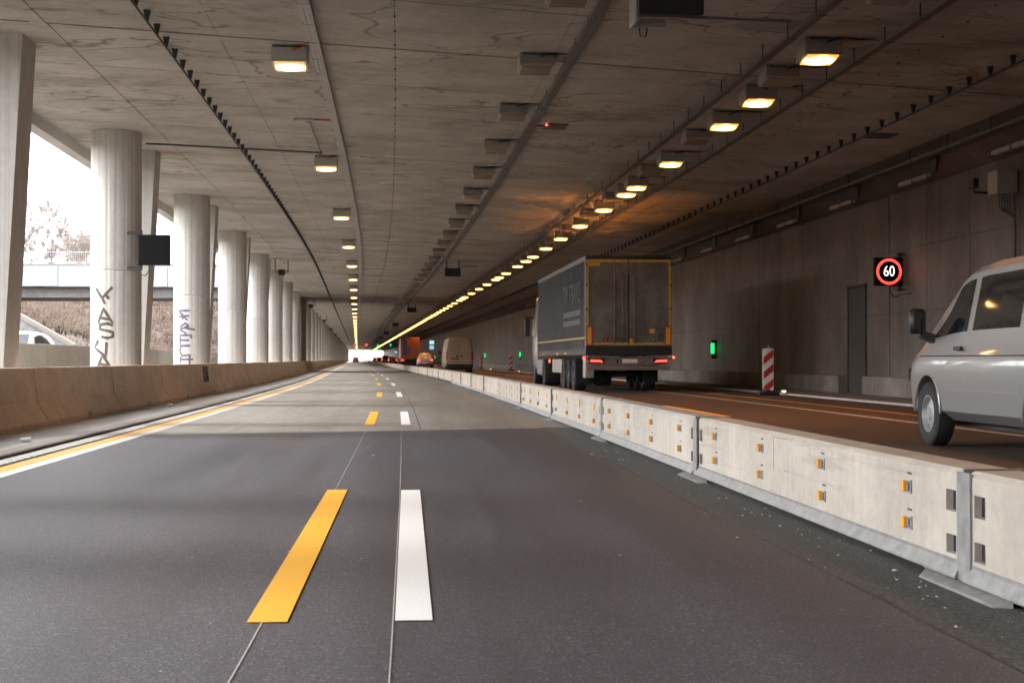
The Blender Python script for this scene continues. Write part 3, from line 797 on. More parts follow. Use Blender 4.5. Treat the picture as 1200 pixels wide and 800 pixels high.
for i, s in enumerate(off):
    lamp(LM_off, s, 6.30, f'{ORD[i]} unlit lamp from the camera in the right ceiling row', 'unlit lamps of the right ceiling row', CB_right, s < 90)

# ------------------------------------------------------------------ cable trays on hangers
def tray(name, X, w, drop, mat, label, spacing, lid=False, cables=0, hang=True, smax=SMAX):
    t = empty(name, label, 'cable tray', P(0, X, zc(X)), 0)
    z0 = zc(X) - drop
    inv = Vector(P(0, X, zc(X)))
    def loc(mb): mb.v = [tuple(Vector(p) - inv) for p in mb.v]; return mb
    ss = stations(6 if X > -99 else 0, smax)
    loc(MB().sweep([(X-w/2, z0+.06), (X-w/2, z0), (X+w/2, z0), (X+w/2, z0+.06), (X+w/2-.01, z0+.06), (X+w/2-.01, z0+.008), (X-w/2+.01, z0+.008), (X-w/2+.01, z0+.06)], ss)).build('channel', mat, t)
    for i in range(cables):
        xx = X - w/2 + w*(i+.7)/(cables+.4)
        loc(MB().sweep([(xx-w*.06, z0-.001), (xx-w*.06, z0-.012), (xx+w*.06, z0-.012), (xx+w*.06, z0-.001)], ss)).build('rib', mat, t)
    rest = MB(); s = 8.0; n = 0
    while s < smax:
        far = s > 95
        mb = rest if far else MB()
        zt_ = zc(X)
        pts = [P(s, X-w/2-.012, 0), P(s, X+w/2+.012, 0), P(s+.04, X+w/2+.012, 0), P(s+.04, X-w/2-.012, 0)]
        mb.hexa([(p[0], p[1], z0-.018) for p in pts] + [(p[0], p[1], z0-.013) for p in pts])
        if hang:
            for sg in (-1,):
                xx = X + sg*(w/2+.008)
                a = P(s+.02, xx); mb.box(a[0]-.008, a[0]+.008, a[1]-.008, a[1]+.008, z0-.016, zt_)
        if far: s += spacing*3
        else: loc(mb).build('hanger', M_['blackmetal'] if drop > .2 else mat, t); s += spacing
    loc(rest).build('hanger', M_['blackmetal'], t, kind='stuff')
    return t
M_['traymid'] = simple('dull_tray_steel', (.22, .20, .18), .6, .4, var=.2, scale=3)
tray('cable_tray', -1.44, .16, .10, M_['tray'], 'pale cable tray beside the left row of lit lamps', 1.3, cables=2)
tray('cable_tray', 2.72, .17, .09, M_['traymid'], 'ribbed cable tray beside the middle row of unlit lamps', 1.5, cables=3)
tray('cable_tray', 5.66, .13, .22, M_['traydark'], 'dark hanging cable tray left of the orange lamps', 1.5)
tray('cable_tray', 7.12, .13, .22, M_['traydark'], 'dark hanging cable tray right of the orange lamps', 1.5)
tray('cable_tray', 11.7, .20, .30, M_['traydark'], 'dark hanging cable tray below the haunch over the right wall', 2.3)

# thin black rods on wedge brackets
WEDGE = MB().hexa([(-.02, -.02, -.16), (.02, -.02, -.16), (.02, .02, -.16), (-.02, .02, -.16), (-.05, -.035, 0), (.05, -.035, 0), (.05, .035, 0), (-.05, .035, 0)]).mesh('wedge_bracket', M_['black'])
def rail(X, label):
    t = empty('sensor_rail', label, 'rail', P(0, X, zc(X)), 0); inv = Vector(P(0, X, zc(X)))
    ss = stations(5, SMAX); z = zc(X)-.165
    mb = MB().sweep([(X-.022, z), (X, z-.022), (X+.022, z), (X, z+.022)], ss); mb.v = [tuple(Vector(p)-inv) for p in mb.v]
    mb.build('rod', M_['black'], t)
    rest = MB(); s = 12.1
    while s < 420:
        p = Vector(P(s, X, zc(X))) - inv
        if s < 110: link('wedge_bracket', WEDGE, t, p)
        else: rest.box(p.x-.035, p.x+.035, p.y-.03, p.y+.03, -.16, 0)
        s += .92 if s < 110 else 1.84
    rest.build('wedge_bracket', M_['black'], t, kind='stuff')
rail(-3.8, 'thin black rod on wedge brackets under the left ceiling')
rail(9.68, 'thin black rod on wedge brackets under the right ceiling')

# short light battens below the right-hand tray
BAT = MB().cbox(-.05, .05, -1.05, 1.05, -.10, 0, .01).mesh('batten_body', M_['lampbody'])
CAP = MB().box(-.055, .055, -.03, .03, -.11, .01).mesh('end_band', M_['black'])
BRA = MB().hexa([(-.03, -.12, 0), (.03, -.12, 0), (.03, .12, 0), (-.03, .12, 0), (-.03, -.22, .42), (.03, -.22, .42), (.03, .22, .42), (-.03, .22, .42)]).mesh('bracket', M_['blackmetal'])
for k in range(18):
    s = 23.0 + k*5.6
    o = empty('wall_batten', f'{ORD[k]} grey batten from the camera under the tray along the right wall' if k < 7 else 'far grey batten under the tray along the right wall', 'batten', P(s, 12.0, 5.30), theta(s), 'grey battens along the right wall')
    link('batten_body', BAT, o)
    for y in (-1.0, 0, 1.0): link('end_band', CAP, o, (0, y, 0))
    link('bracket', BRA, o, (0, -1.35, -.02))

# ------------------------------------------------------------------ lane signal boxes (dark backs) under the ceiling
SB = MB().cbox(-.40, .40, -.09, .09, -.42, .0, .012).mesh('signal_housing', M_['black'])
SBR = MB().box(-.34, -.28, -.03, .03, 0, .37).box(.28, .34, -.03, .03, 0, .37).mesh('hanger', M_['blackmetal'])
for k in range(8):
    s = 18.0 + 57.4*k; zz = 5.66
    lab = ('dark signal box cut by the top picture edge', 'nearest whole dark signal box hanging right of the middle tray', 'second whole dark signal box hanging right of the middle tray', 'third whole dark signal box hanging right of the middle tray')[k] if k < 4 else 'tiny far dark signal box right of the middle tray'
    o = empty('signal_box', lab, 'signal box', P(s, 3.2, zz), theta(s), 'dark signal boxes under the ceiling')
    link('signal_housing', SB, o); link('hanger', SBR, o)
    if k == 0:
        MB().tube([(.74, 3.3, .34), (2.4, 3.4, .31)], .02, 6).build('conduit', M_['galv'], o)
        MB().cbox(-.42, -.36, .1, .56, -.46, -.05, .01).box(-.36, .02, .46, .54, -.46, -.36).build('side_bracket', M_['lampbodylight'], o)
        MB().tube([(-.3, .5, -.46), (-.29, .5, -.56), (-.22, .5, -.57), (-.2, .5, -.46)], .01, 5).build('cable', M_['black'], o)
    elif k == 1: MB().tube([(.4, 0, .1), (1.3, .1, .1)], .02, 5).build('conduit', M_['blackmetal'], o)

# loudspeakers by the left columns
SPK = MB().cbox(-.17, .17, -.22, .22, -.2, .1, .03).mesh('speaker_body', M_['black'])
ARM = MB().box(-.36, -.3, -.04, .04, 0, .62).box(.3, .36, -.04, .04, .0, .62).box(-.36, .36, -.03, .03, -.05, .0).mesh('yoke', M_['galv'])
for k in range(9):
    s = 78 + 49*k
    o = empty('loudspeaker', f'{ORD[k]} small black loudspeaker on the ceiling above the left columns' if k < 4 else 'tiny far loudspeaker on the ceiling above the left columns', 'loudspeaker', P(s, -5.5, zc(-5.5)-.62), theta(s), 'loudspeakers above the left columns')
    link('speaker_body', SPK, o); link('yoke', ARM, o)

# slim unlit batten with conduit between the first two left lamps
o = empty('slim_batten', 'slim pale batten with a conduit between the first two left lamps', 'batten', P(31.8, -1.98, zc(-1.98)), theta(31.8))
MB().cbox(-.33, .33, -.04, .04, -.06, 0, .01).build('batten_body', M_['lampbodylight'], o)
MB().tube([(.1, -.05, -.03), (.3, -.06, -.04), (.42, -.03, -.03), (.5, 0, -.02)], .014, 5).build('cable', M_['cable'], o)
MB().tube([(-.02, .08, -.03), (-.02, 5.0, -.03)], .02, 6).build('conduit', M_['tray'], o)
MB().tube([(-.02, 5.0, -.03), (-4.1, 4.3, .05)], .02, 6).build('cross_conduit', M_['blackmetal'], o)
MB().cbox(-.07, .03, .03, .12, -.07, 0, .01).cbox(-.07, .03, 4.9, 5.0, -.07, 0, .01).build('junction', M_['black'], o)
# flat grey hatch with a red pilot light
o = empty('ceiling_hatch', 'flat grey ceiling plate with cable and red pilot light', 'ceiling plate', P(31.7, 3.25, zc(3.25)), theta(31.7))
MB().box(-.24, .24, -.35, .35, -.03, 0).build('plate', M_['traydark'], o)
MB().tube([(-.24, -.3, -.04), (-.4, -.32, -.05), (-.52, -.3, -.03)], .02, 5).build('cable', M_['black'], o)
MB().cbox(-.25, -.21, -.39, -.35, -.06, -.02, .006).build('pilot_light', M_['marker'], o)
o = empty('ceiling_hatch', 'flat dark ceiling plate between the right rod and the wall', 'ceiling plate', P(31.5, 10.3, zc(10.3)), theta(31.5))
MB().box(-.28, .28, -.3, .3, -.03, 0).build('plate', M_['traydark'], o)
MB().box(-.27, .27, -.29, .29, -.034, -.0305).build('cover', M_['niche'], o)

# ------------------------------------------------------------------ speed signs
M_['signblack'] = simple('sign_black', (.006, .006, .008), .6, spec=.15)
M_['signdim'] = simple('dim_leds', (.010, .009, .009), .6, spec=.15)
def ring_dots(mb, r, n, size, y):
    for i in range(n):
        a = 2*math.pi*i/n; x, z = r*math.cos(a), r*math.sin(a)
        mb.add([(x-size, y, z), (x, y, z-size), (x+size, y, z), (x, y, z+size)], [(0, 1, 2, 3)])
o = empty('speed_sign', 'lit square speed sign showing 60 in a red ring on the right wall', 'sign', **at(36.1, 12.03, 3.22))
MB().cbox(-.36, .36, -.05, .09, -.35, .35, .012).build('housing', M_['signblack'], o)
mb = MB()
for r in (.268, .290, .312): ring_dots(mb, r, int(r*2*math.pi/.021), .0100, -.053)
mb.build('red_ring', M_['ledred'], o)
me = text_mesh('60', .37, .001, M_['ledwhite'], 'digits', Matrix.Translation((0, -.053, 0)), .80, -.003); link('digits', me, o)
MB().box(.30, .36, .09, .14, -.48, .48).box(.26, .66, .1, .13, .42, .46).box(.26, .66, .1, .13, -.46, -.42).build('bracket', M_['blackmetal'], o)
MB().tube([(.05, .0, -.35), (.05, .02, -.5), (.12, .03, -.6), (.22, .03, -.62), (.30, .03, -.56), (.60, -.6, -.55), (.60, -3, -.53), (.60, -9, -.5)], .014, 5).build('cable', M_['black'], o)
o = empty('speed_sign', 'switched-off black square sign with a dim 80, fixed to the lettered column', 'sign', **at(34.0, -5.55, 3.50))
MB().cbox(-.35, .35, -.06, .10, -.34, .34, .012).build('housing', M_['signblack'], o)
link('digits', text_mesh('80', .36, .001, M_['signdim'], 'digits', Matrix.Translation((.02, -.063, 0)), .84), o)
MB().box(-.34, -.28, .1, .16, -.45, .45).box(-.62, -.28, .12, .16, .36, .42).box(-.62, -.28, .12, .16, -.42, -.36).build('bracket', M_['blackmetal'], o)
MB().tube([(-.12, 0, -.34), (-.12, 0, -.48), (-.2, 0, -.58), (-.3, 0, -.55), (-.34, .1, -.44)], .014, 5).build('cable', M_['black'], o)

# control box and camera high on the right wall
o = empty('control_box', 'grey control cabinet high on the right wall above the van', 'cabinet', **at(29.7, 12.25, 4.66))
MB().cbox(-.22, .22, -.25, .25, -.24, .24, .012).build('cabinet', M_['lampbody'], o)
mb = MB()
for i in range(5): mb.tube([(-.1+i*.05, -.1, -.24), (-.12+i*.06, -.1, -.5), (.0+i*.05, -.1, -.6-.03*i)], .015, 5)
mb.tube([(.2, -.1, -.24), (.215, -.1, -.6), (.215, -.1, -4.2)], .02, 5)
mb.build('cable', M_['black'], o)
o = empty('wall_camera', 'small dark surveillance camera on a wall arm beside the cabinet', 'camera', **at(30.5, 11.95, 4.66))
MB().cbox(-.06, .06, -.16, .16, -.02, .18, .012).build('camera_body', M_['black'], o)
MB().tube([(0, 0, -.02), (.02, 0, -.1), (.75, 0, -.14)], .025, 6).build('arm', M_['blackmetal'], o)

# green emergency lamps on the wall, kerb lights
for k in range(10):
    s = 57.3 + 35.4*k
    o = empty('wall_lamp', ('green emergency lamp on the wall right of the lorry', 'green emergency lamp on the wall hidden past the lorry', 'green emergency lamp on the wall left of the lorry', 'next smaller green emergency lamp left of the lorry')[k] if k < 4 else 'tiny far green emergency lamp on the right wall', 'lamp', P(s, 12.36, 1.48), theta(s), 'green emergency lamps on the right wall')
    MB().cbox(-.07, .06, -.06, .06, -.21, .21, .01).build('glow_tube', M_['green'], o)
    MB().box(-.06, .14, -.07, .07, .212, .32).box(-.06, .14, -.07, .07, -.40, -.212).box(.065, .14, -.05, .05, -.21, .21).build('housing', M_['blackmetal'], o)
for k in range(14):
    s = 40.4 + 23.9*k
    o = empty('kerb_light', 'small white kerb light beside the red and white marker board' if k == 0 else 'small white kerb light farther along the walkway edge', 'kerb light', P(s, 10.53, .127), theta(s), 'white kerb lights along the walkway')
    MB().cbox(-.07, .07, -.06, .06, 0, .08, .01).build('housing', M_['galv'], o)
    MB().box(-.055, .055, -.066, -.061, .02, .07).build('lens', M_['kerblight'], o)

# ------------------------------------------------------------------ red and white marker boards
M_['foilwhite'] = simple('white_foil', (.72, .71, .68), .4)
def clip_poly(poly, x0, x1, z0, z1):
    def cl(p, ins, inter):
        out = []
        for i in range(len(p)):
            a, b = p[i-1], p[i]
            if ins(b):
                if not ins(a): out.append(inter(a, b))
                out.append(b)
            elif ins(a): out.append(inter(a, b))
        return out
    for ax, lim, sg in ((0, x0, 1), (0, x1, -1), (1, z0, 1), (1, z1, -1)):
        if not poly: return poly
        poly = cl(poly, lambda q: (q[ax]-lim)*sg >= 0, lambda a, b: tuple(a[j] + (b[j]-a[j])*(lim-a[ax])/(b[ax]-a[ax]) for j in (0, 1)))
    return poly
for i, (s, X) in enumerate(((39.8, 9.95), (120, 10.72), (149, 10.72))):
    o = empty('marker_board', ('upright red and white striped marker board by the right wall', 'small far striped marker board right of the beige van', 'farthest striped marker board, close to the beige van')[i], 'marker board', P(s, X, ZR if i == 0 else .12), theta(s)-.06, 'striped marker boards')
    MB().cbox(-.15, .15, -.02, .02, .14, 1.27, .008).build('board', M_['foilwhite'], o)
    for q in range(4):
        zb = .02 + q*.40
        pl_ = clip_poly([(-.14, zb), (.14, zb+.24), (.14, zb+.44), (-.14, zb+.20)], -.135, .135, .155, 1.255)
        if len(pl_) >= 3: MB().add([(x, -.023, z_) for x, z_ in pl_], [tuple(range(len(pl_)))]).build('red_stripe', M_['red'], o)
    MB().cbox(-.28, .28, -.22, .22, .006, .10, .02).cbox(-.06, .06, -.05, .05, .1, .15, .005).build('rubber_foot', M_['rubber'], o)
    MB().tube([(0, 0, 1.27), (0, 0, 1.34)], .02, 6).build('lamp_peg', M_['galv'], o)

# ------------------------------------------------------------------ far overhead lane signals and far wall signs
for gs, gi in ((410, 0), (610, 1)):
    for X, c, w in ((-2.2, 'red', 'leftmost'), (.9, 'red', 'second'), (4.0, 'green', 'third'), (7.5, 'green', 'rightmost')):
        o = empty('lane_signal', f'{w} small {c} lane signal in the {"nearer" if gi == 0 else "farther"} far row', 'lane signal', P(gs, X, 5.0), theta(gs), 'lit lane signals far down the tunnel')
        MB().cbox(-.45, .45, 0, .15, -.42, .42, .02).build('housing', M_['signblack'], o)
        if c == 'red':
            mb = MB()
            for a in (45, -45):
                ca, sa = math.cos(R(a))*.32, math.sin(R(a))*.32
                nx, nz = -math.sin(R(a))*.14, math.cos(R(a))*.14
                mb.add([(-ca-nx, -.01-.001*(a > 0), -sa-nz), (ca-nx, -.01-.001*(a > 0), sa-nz), (ca+nx, -.01-.001*(a > 0), sa+nz), (-ca+nx, -.01-.001*(a > 0), -sa+nz)], [(0, 1, 2, 3)])
            mb.build('red_cross', M_['signalred'], o)
        else:
            MB().add([(-.1, -.01, .33), (.1, -.01, .33), (.1, -.01, 0), (.3, -.01, 0), (0, -.01, -.34), (-.3, -.01, 0), (-.1, -.01, 0)], [tuple(range(7))]).build('green_arrow', M_['signalgreen'], o)
        MB().box(-.05, .05, .05, .12, .42, 1.02).build('hanger', M_['blackmetal'], o)
M_['bluesign'] = emit('lit_blue_sign', (.35, .62, 1.0), .12); M_['cyansign'] = emit('lit_pale_sign', (.55, 1.0, .9), .11)
for i, (s, z0) in enumerate(((268, 3.2), (268, 4.1), (420, 3.6), (520, 3.6))):
    o = empty('wall_sign', ('lit blue wall sign between beige van and orange lorry', 'lit pale green wall sign above the blue one', 'tiny far lit blue wall sign left of the orange lorry', 'tiniest far lit blue wall sign near the exit')[i], 'sign', P(s, 11.7, z0), theta(s))
    MB().cbox(-.45, .45, 0, .12, -.38, .38, .02).build('housing', M_['signblack'], o)
    MB().box(-.41, .41, -.006, -.002, -.34, .34).build('sign_face', M_['cyansign' if i == 1 else 'bluesign'], o)
    MB().box(.45, .8, .03, .09, -.04, .04).build('bracket', M_['blackmetal'], o)
o = empty('speed_sign', 'tiny far round red ringed sign over the distant cars', 'sign', P(300, 10.2, 2.4), theta(300))
MB().lathe([(0, .05), (.42, .05), (.42, 0), (0, 0)], 24, 'y').build('housing', M_['signblack'], o)
MB().lathe([(.25, -.01), (.40, -.01)], 24, 'y').build('red_ring', M_['ledred'], o)
MB().lathe([(0, -.01), (.2, -.01)], 24, 'y').build('sign_face', M_['ledwhite'], o)
MB().tube([(0, .03, -2.4), (0, .03, -.4)], .04, 6).build('post', M_['galv'], o)
# ------------------------------------------------------------------ vehicles
def wheel_meshes(r, w, rim_r, rimmat):
    """axis along x, outer side at -x"""
    T = MB().lathe([(rim_r, -w*.46), (rim_r+.03, -w*.5), (r-.035, -w*.5), (r-.008, -w*.40), (r, -w*.2), (r, w*.2), (r-.008, w*.40), (r-.035, w*.5), (rim_r, w*.5)], 40, 'x').mesh('tyre', M_['rubber'], True)
    rm = MB().lathe([(rim_r+.004, -w*.45), (rim_r-.012, -w*.46), (rim_r-.03, -w*.30), (rim_r*.78, -w*.22), (rim_r*.62, -w*.33), (rim_r*.36, -w*.36), (rim_r*.30, -w*.44), (0.0, -w*.45)], 40, 'x')
    n = 14
    RM = rm.mesh('rim', rimmat, True)
    hb = MB()
    for i in range(n):
        a = 2*math.pi*i/n; rr = rim_r*.80
        c = (-w*.255, rr*math.cos(a), rr*math.sin(a)); d = rim_r*.07
        hb.add([(c[0]-.006, c[1]+d*math.cos(a+q), c[2]+d*math.sin(a+q)) for q in (0, 1.57, 3.14, 4.71)], [(0, 1, 2, 3)])
    HB = hb.mesh('vent_hole', M_['black'])
    return T, RM, HB
M_['rim'] = simple('steel_rim', (.33, .33, .34), .45, .4, var=.15, scale=6)
M_['truckrim'] = simple('truck_rim', (.10, .10, .10), .6, .3, var=.2)
def add_wheel(parent, ms, x, y, r, flip=False):
    o = link('wheel', ms[0], parent, (x, y, r), (0, 0, math.pi if flip else 0))
    link('rim', ms[1], o); link('vent_hole', ms[2], o)
    return o
def loft(stations_, nseg=1):
    """stations: list of (y, [(x,z)...]) half sections from bottom centre up to top centre; mirrored"""
    m = len(stations_[0][1]); ring = 2*m - 2; vs = []; fs = []
    for y, sec in stations_:
        full = [(-x, z_) for x, z_ in sec] + [(x, z_) for x, z_ in reversed(sec[1:-1])]
        vs += [(x, y, z_) for x, z_ in full]
    for i in range(len(stations_)-1):
        for k in range(ring): fs.append((i*ring+k, i*ring+(k+1) % ring, (i+1)*ring+(k+1) % ring, (i+1)*ring+k))
    fs.append(tuple(range(ring))); fs.append(tuple((len(stations_)-1)*ring + k for k in range(ring)))
    mb = MB(); mb.add(vs, fs); return mb
def boolean_cut(obj, cutters):
    for c in cutters:
        md = obj.modifiers.new('cut', 'BOOLEAN'); md.operation = 'DIFFERENCE'; md.solver = 'EXACT'; md.object = c
    dg = bpy.context.evaluated_depsgraph_get(); dg.update()
    me = bpy.data.meshes.new_from_object(obj.evaluated_get(dg))
    obj.modifiers.clear(); obj.data = me
    for c in cutters:
        d = c.data; bpy.data.objects.remove(c); bpy.data.meshes.remove(d)
    me.polygons.foreach_set('use_smooth', [True]*len(me.polygons)); me.set_sharp_from_angle(angle=R(35)); me.update()
def arch_cut(parent, y, r, x0, x1, zc_):
    o = MB().lathe([(0, x0), (r, x0), (r, x1), (0, x1)], 40, 'x', (0, y, zc_)).build('cutter', None, parent); return o

def interp_sec(sts, y):
    for (ya, sa), (yb, sb_) in zip(sts[:-1], sts[1:]):
        if ya <= y <= yb:
            t = (y-ya)/(yb-ya) if yb > ya else 0
            return [(a[0]+(b[0]-a[0])*t, a[1]+(b[1]-a[1])*t) for a, b in zip(sa, sb_)]
    return sts[0][1] if y < sts[0][0] else sts[-1][1]
def side_patch(sts, ib, it, corners, side, off=.006, n=10, m=6, thick=None):
    """glass or trim that follows the flank between section points ib (low) and it (high); corners in (y, t)"""
    (y00, t00), (y10, t10), (y11, t11), (y01, t01) = corners   # rear-low, front-low, front-high, rear-high
    vs = []; fs = []
    for j in range(m+1):
        v = j/m
        for i in range(n+1):
            u = i/n
            y = (y00*(1-u)+y10*u)*(1-v) + (y01*(1-u)+y11*u)*v
            t = (t00*(1-u)+t10*u)*(1-v) + (t01*(1-u)+t11*u)*v
            sec = interp_sec(sts, y); a, b = sec[ib], sec[it]
            x = a[0]+(b[0]-a[0])*t; z_ = a[1]+(b[1]-a[1])*t
            vs.append((side*(x+off), y, z_))
    for j in range(m):
        for i in range(n): fs.append((j*(n+1)+i, j*(n+1)+i+1, (j+1)*(n+1)+i+1, (j+1)*(n+1)+i))
    return MB().add(vs, fs)

# ---- white van driving past on the right
def make_van():
    t = empty('white_van', 'white passenger van driving past at the right picture edge', 'van', **at(15.02, 6.80, ZR))
    def sec(w, zb, zbelt, zr, wr, ztop=None, zmid=.95):
        ztop = ztop or zr+.06
        return [(0, zb), (w-.16, zb), (w-.02, zb+.10), (w, zb+.30), (w+.012, min(zmid-.12, zbelt-.2)), (w, min(zmid, zbelt-.1)), (w-.012, min(zmid+.03, zbelt-.07)), (w-.05, zbelt), (wr, zr), (wr-.10, ztop-.012), (0, ztop+.03)]
    raw = [(-2.42, sec(.86, .42, 1.16, 1.72, .70, 1.80)), (-2.36, sec(.92, .33, 1.18, 1.80, .745, 1.89)), (-1.8, sec(.95, .30, 1.19, 1.83, .765, 1.925)),
           (-.9, sec(.952, .29, 1.19, 1.84, .77, 1.935)), (.0, sec(.952, .29, 1.185, 1.83, .77, 1.925)), (.55, sec(.952, .29, 1.175, 1.80, .765, 1.89)), (.80, sec(.952, .29, 1.165, 1.745, .755, 1.845)),
           (1.05, sec(.95, .29, 1.155, 1.615, .76, 1.72)), (1.35, sec(.948, .29, 1.14, 1.42, .79, 1.50)), (1.62, sec(.94, .29, 1.115, 1.21, .84, 1.27)),
           (1.82, sec(.93, .29, 1.05, 1.085, .85, 1.12)), (2.10, sec(.905, .29, .97, 1.01, .80, 1.045)), (2.28, sec(.85, .30, .88, .92, .74, .955)), (2.40, sec(.74, .34, .74, .79, .64, .82)), (2.44, sec(.66, .40, .66, .70, .58, .73))]
    sts = []                                               # denser stations give a smooth skin
    for (ya, sa), (yb, sb_) in zip(raw[:-1], raw[1:]):
        n = max(1, int((yb-ya)/.12))
        for i in range(n):
            q = i/n; sts.append((ya+(yb-ya)*q, [(a[0]+(b[0]-a[0])*q, a[1]+(b[1]-a[1])*q) for a, b in zip(sa, sb_)]))
    sts.append(raw[-1])
    body = loft(sts).build('body', M_['vanpaint'], t, True)
    rw = .345; yf, yr = 1.46, -1.54
    bpy.context.view_layer.update()
    boolean_cut(body, [arch_cut(t, yf, .40, -1.2, -.62, .36), arch_cut(t, yf, .40, .62, 1.2, .36), arch_cut(t, yr, .40, -1.2, -.62, .36), arch_cut(t, yr, .40, .62, 1.2, .36)])
    MB().box(-.62, .62, -2.3, 2.2, .22, .292).build('underbody', M_['black'], t)
    for x in (-.61, .61):
        for y in (yf, yr): MB().box(x-.01, x+.01, y-.42, y+.42, .25, .78).build('wheel_well', M_['black'], t)
    ms = wheel_meshes(rw, .215, .20, M_['rim'])
    for y in (yf, yr):
        add_wheel(t, ms, -.845, y, rw); add_wheel(t, ms, .845, y, rw, True)
    for sg in (-1, 1):
        # arch lips
        for y in (yf, yr):
            mb = MB(); pts = []
            for i in range(19):
                a = R(0 + 180*i/18); pts.append((sg*.948, y+.408*math.cos(a), .36+.408*math.sin(a)))
            mb.tube(pts, .016, 6); mb.build('arch_lip', M_['vanpaint'], t, True)
        side_patch(sts, 7, 8, [(.40, .06), (1.50, .05), (.86, .90), (.40, .90)], sg, .004).build('front_window', M_['glass'], t, True)
        side_patch(sts, 7, 8, [(-.95, .06), (.25, .06), (.25, .90), (-.95, .90)], sg, .004).build('side_window', M_['glass'], t, True)
        side_patch(sts, 7, 8, [(-2.2, .06), (-1.1, .06), (-1.1, .90), (-2.2, .90)], sg, .004).build('rear_window', M_['glass'], t, True)
        # waist groove, sill groove, door seams
        side_patch(sts, 5, 6, [(-2.3, .2), (2.05, .2), (2.05, .75), (-2.3, .75)], sg, .003, 24, 1).build('waist_groove', M_['joint'], t)
        side_patch(sts, 3, 4, [(-1.05, .10), (.98, .10), (.98, .14), (-1.05, .14)], sg, .004, 20, 1).build('sill_line', simple('seam_grey', (.28, .28, .28), .5) if sg < 0 else M_['lampbody'], t)
        for y in (.325, 1.02, -1.03):
            lo_, hi_ = 2, 7
            mb = MB()
            for a in range(3, 7): 
                q = side_patch(sts, a, a+1, [(y-.004, 0), (y+.004, 0), (y+.004, 1), (y-.004, 1)], sg, .0035, 1, 2); mb.add(q.v, q.f)
            mb.build('door_seam', bpy.data.materials['seam_grey'], t)
        MB().cbox(sg*.955-.02, sg*.955+.02, .42, .60, 1.02, 1.06, .008).build('door_handle', M_['black'], t)
        # mirror on its arm
        mr = MB().cbox(min(sg*1.00, sg*1.18), max(sg*1.00, sg*1.18), 1.33, 1.47, 1.20, 1.47, .035).build('mirror', M_['black'], t, True)
        MB().hexa([(sg*.90, 1.34, 1.10), (sg*1.06, 1.36, 1.17), (sg*1.06, 1.46, 1.17), (sg*.90, 1.50, 1.10), (sg*.90, 1.34, 1.20), (sg*1.06, 1.36, 1.24), (sg*1.06, 1.46, 1.24), (sg*.90, 1.50, 1.20)]).build('mirror_arm', M_['black'], mr)
        MB().cbox(min(sg*1.06, sg*1.08), max(sg*1.06, sg*1.16), 1.322, 1.329, 1.19, 1.39, .003).build('mirror_glass', M_['glass'], mr)
    # tail lamps and headlamps
    for sg in (-1, 1):
        MB().cbox(min(sg*.80, sg*.93), max(sg*.80, sg*.93), -2.45, -2.34, .75, 1.15, .02).build('tail_light', M_['red'], t)
        MB().cbox(min(sg*.56, sg*.86), max(sg*.56, sg*.86), 2.20, 2.36, .66, .84, .03).build('headlight', M_['glass'], t)
    side_patch(sts, 8, 9, [(-2.1, .5), (.5, .5), (.5, .62), (-2.1, .62)], -1, .004, 16, 1).build('roof_channel', M_['lampbody'], t)
    # windscreen as a glass sheet lying on the front slope
    vs = []; fs = []
    for j in range(7):
        y = .86 + j*(1.58-.86)/6; s_ = interp_sec(sts, y)
        w = s_[9][0]-.02; zz = (s_[9][1]+s_[10][1])/2 + .012
        for i in range(7):
            u = -1 + i/3; vs.append((u*w, y+.012, s_[10][1]-(s_[10][1]-s_[9][1])*u*u+.006))
    for j in range(6):
        for i in range(6): fs.append((j*7+i, j*7+i+1, (j+1)*7+i+1, (j+1)*7+i))
    MB().add(vs, fs).build('windscreen', M_['glass'], t, True)
    MB().cbox(-.92, .92, -2.50, -2.36, .36, .62, .03).build('rear_bumper', M_['vanpaint'], t, True)
    t.scale = (1, 1, 1.045)
make_van()

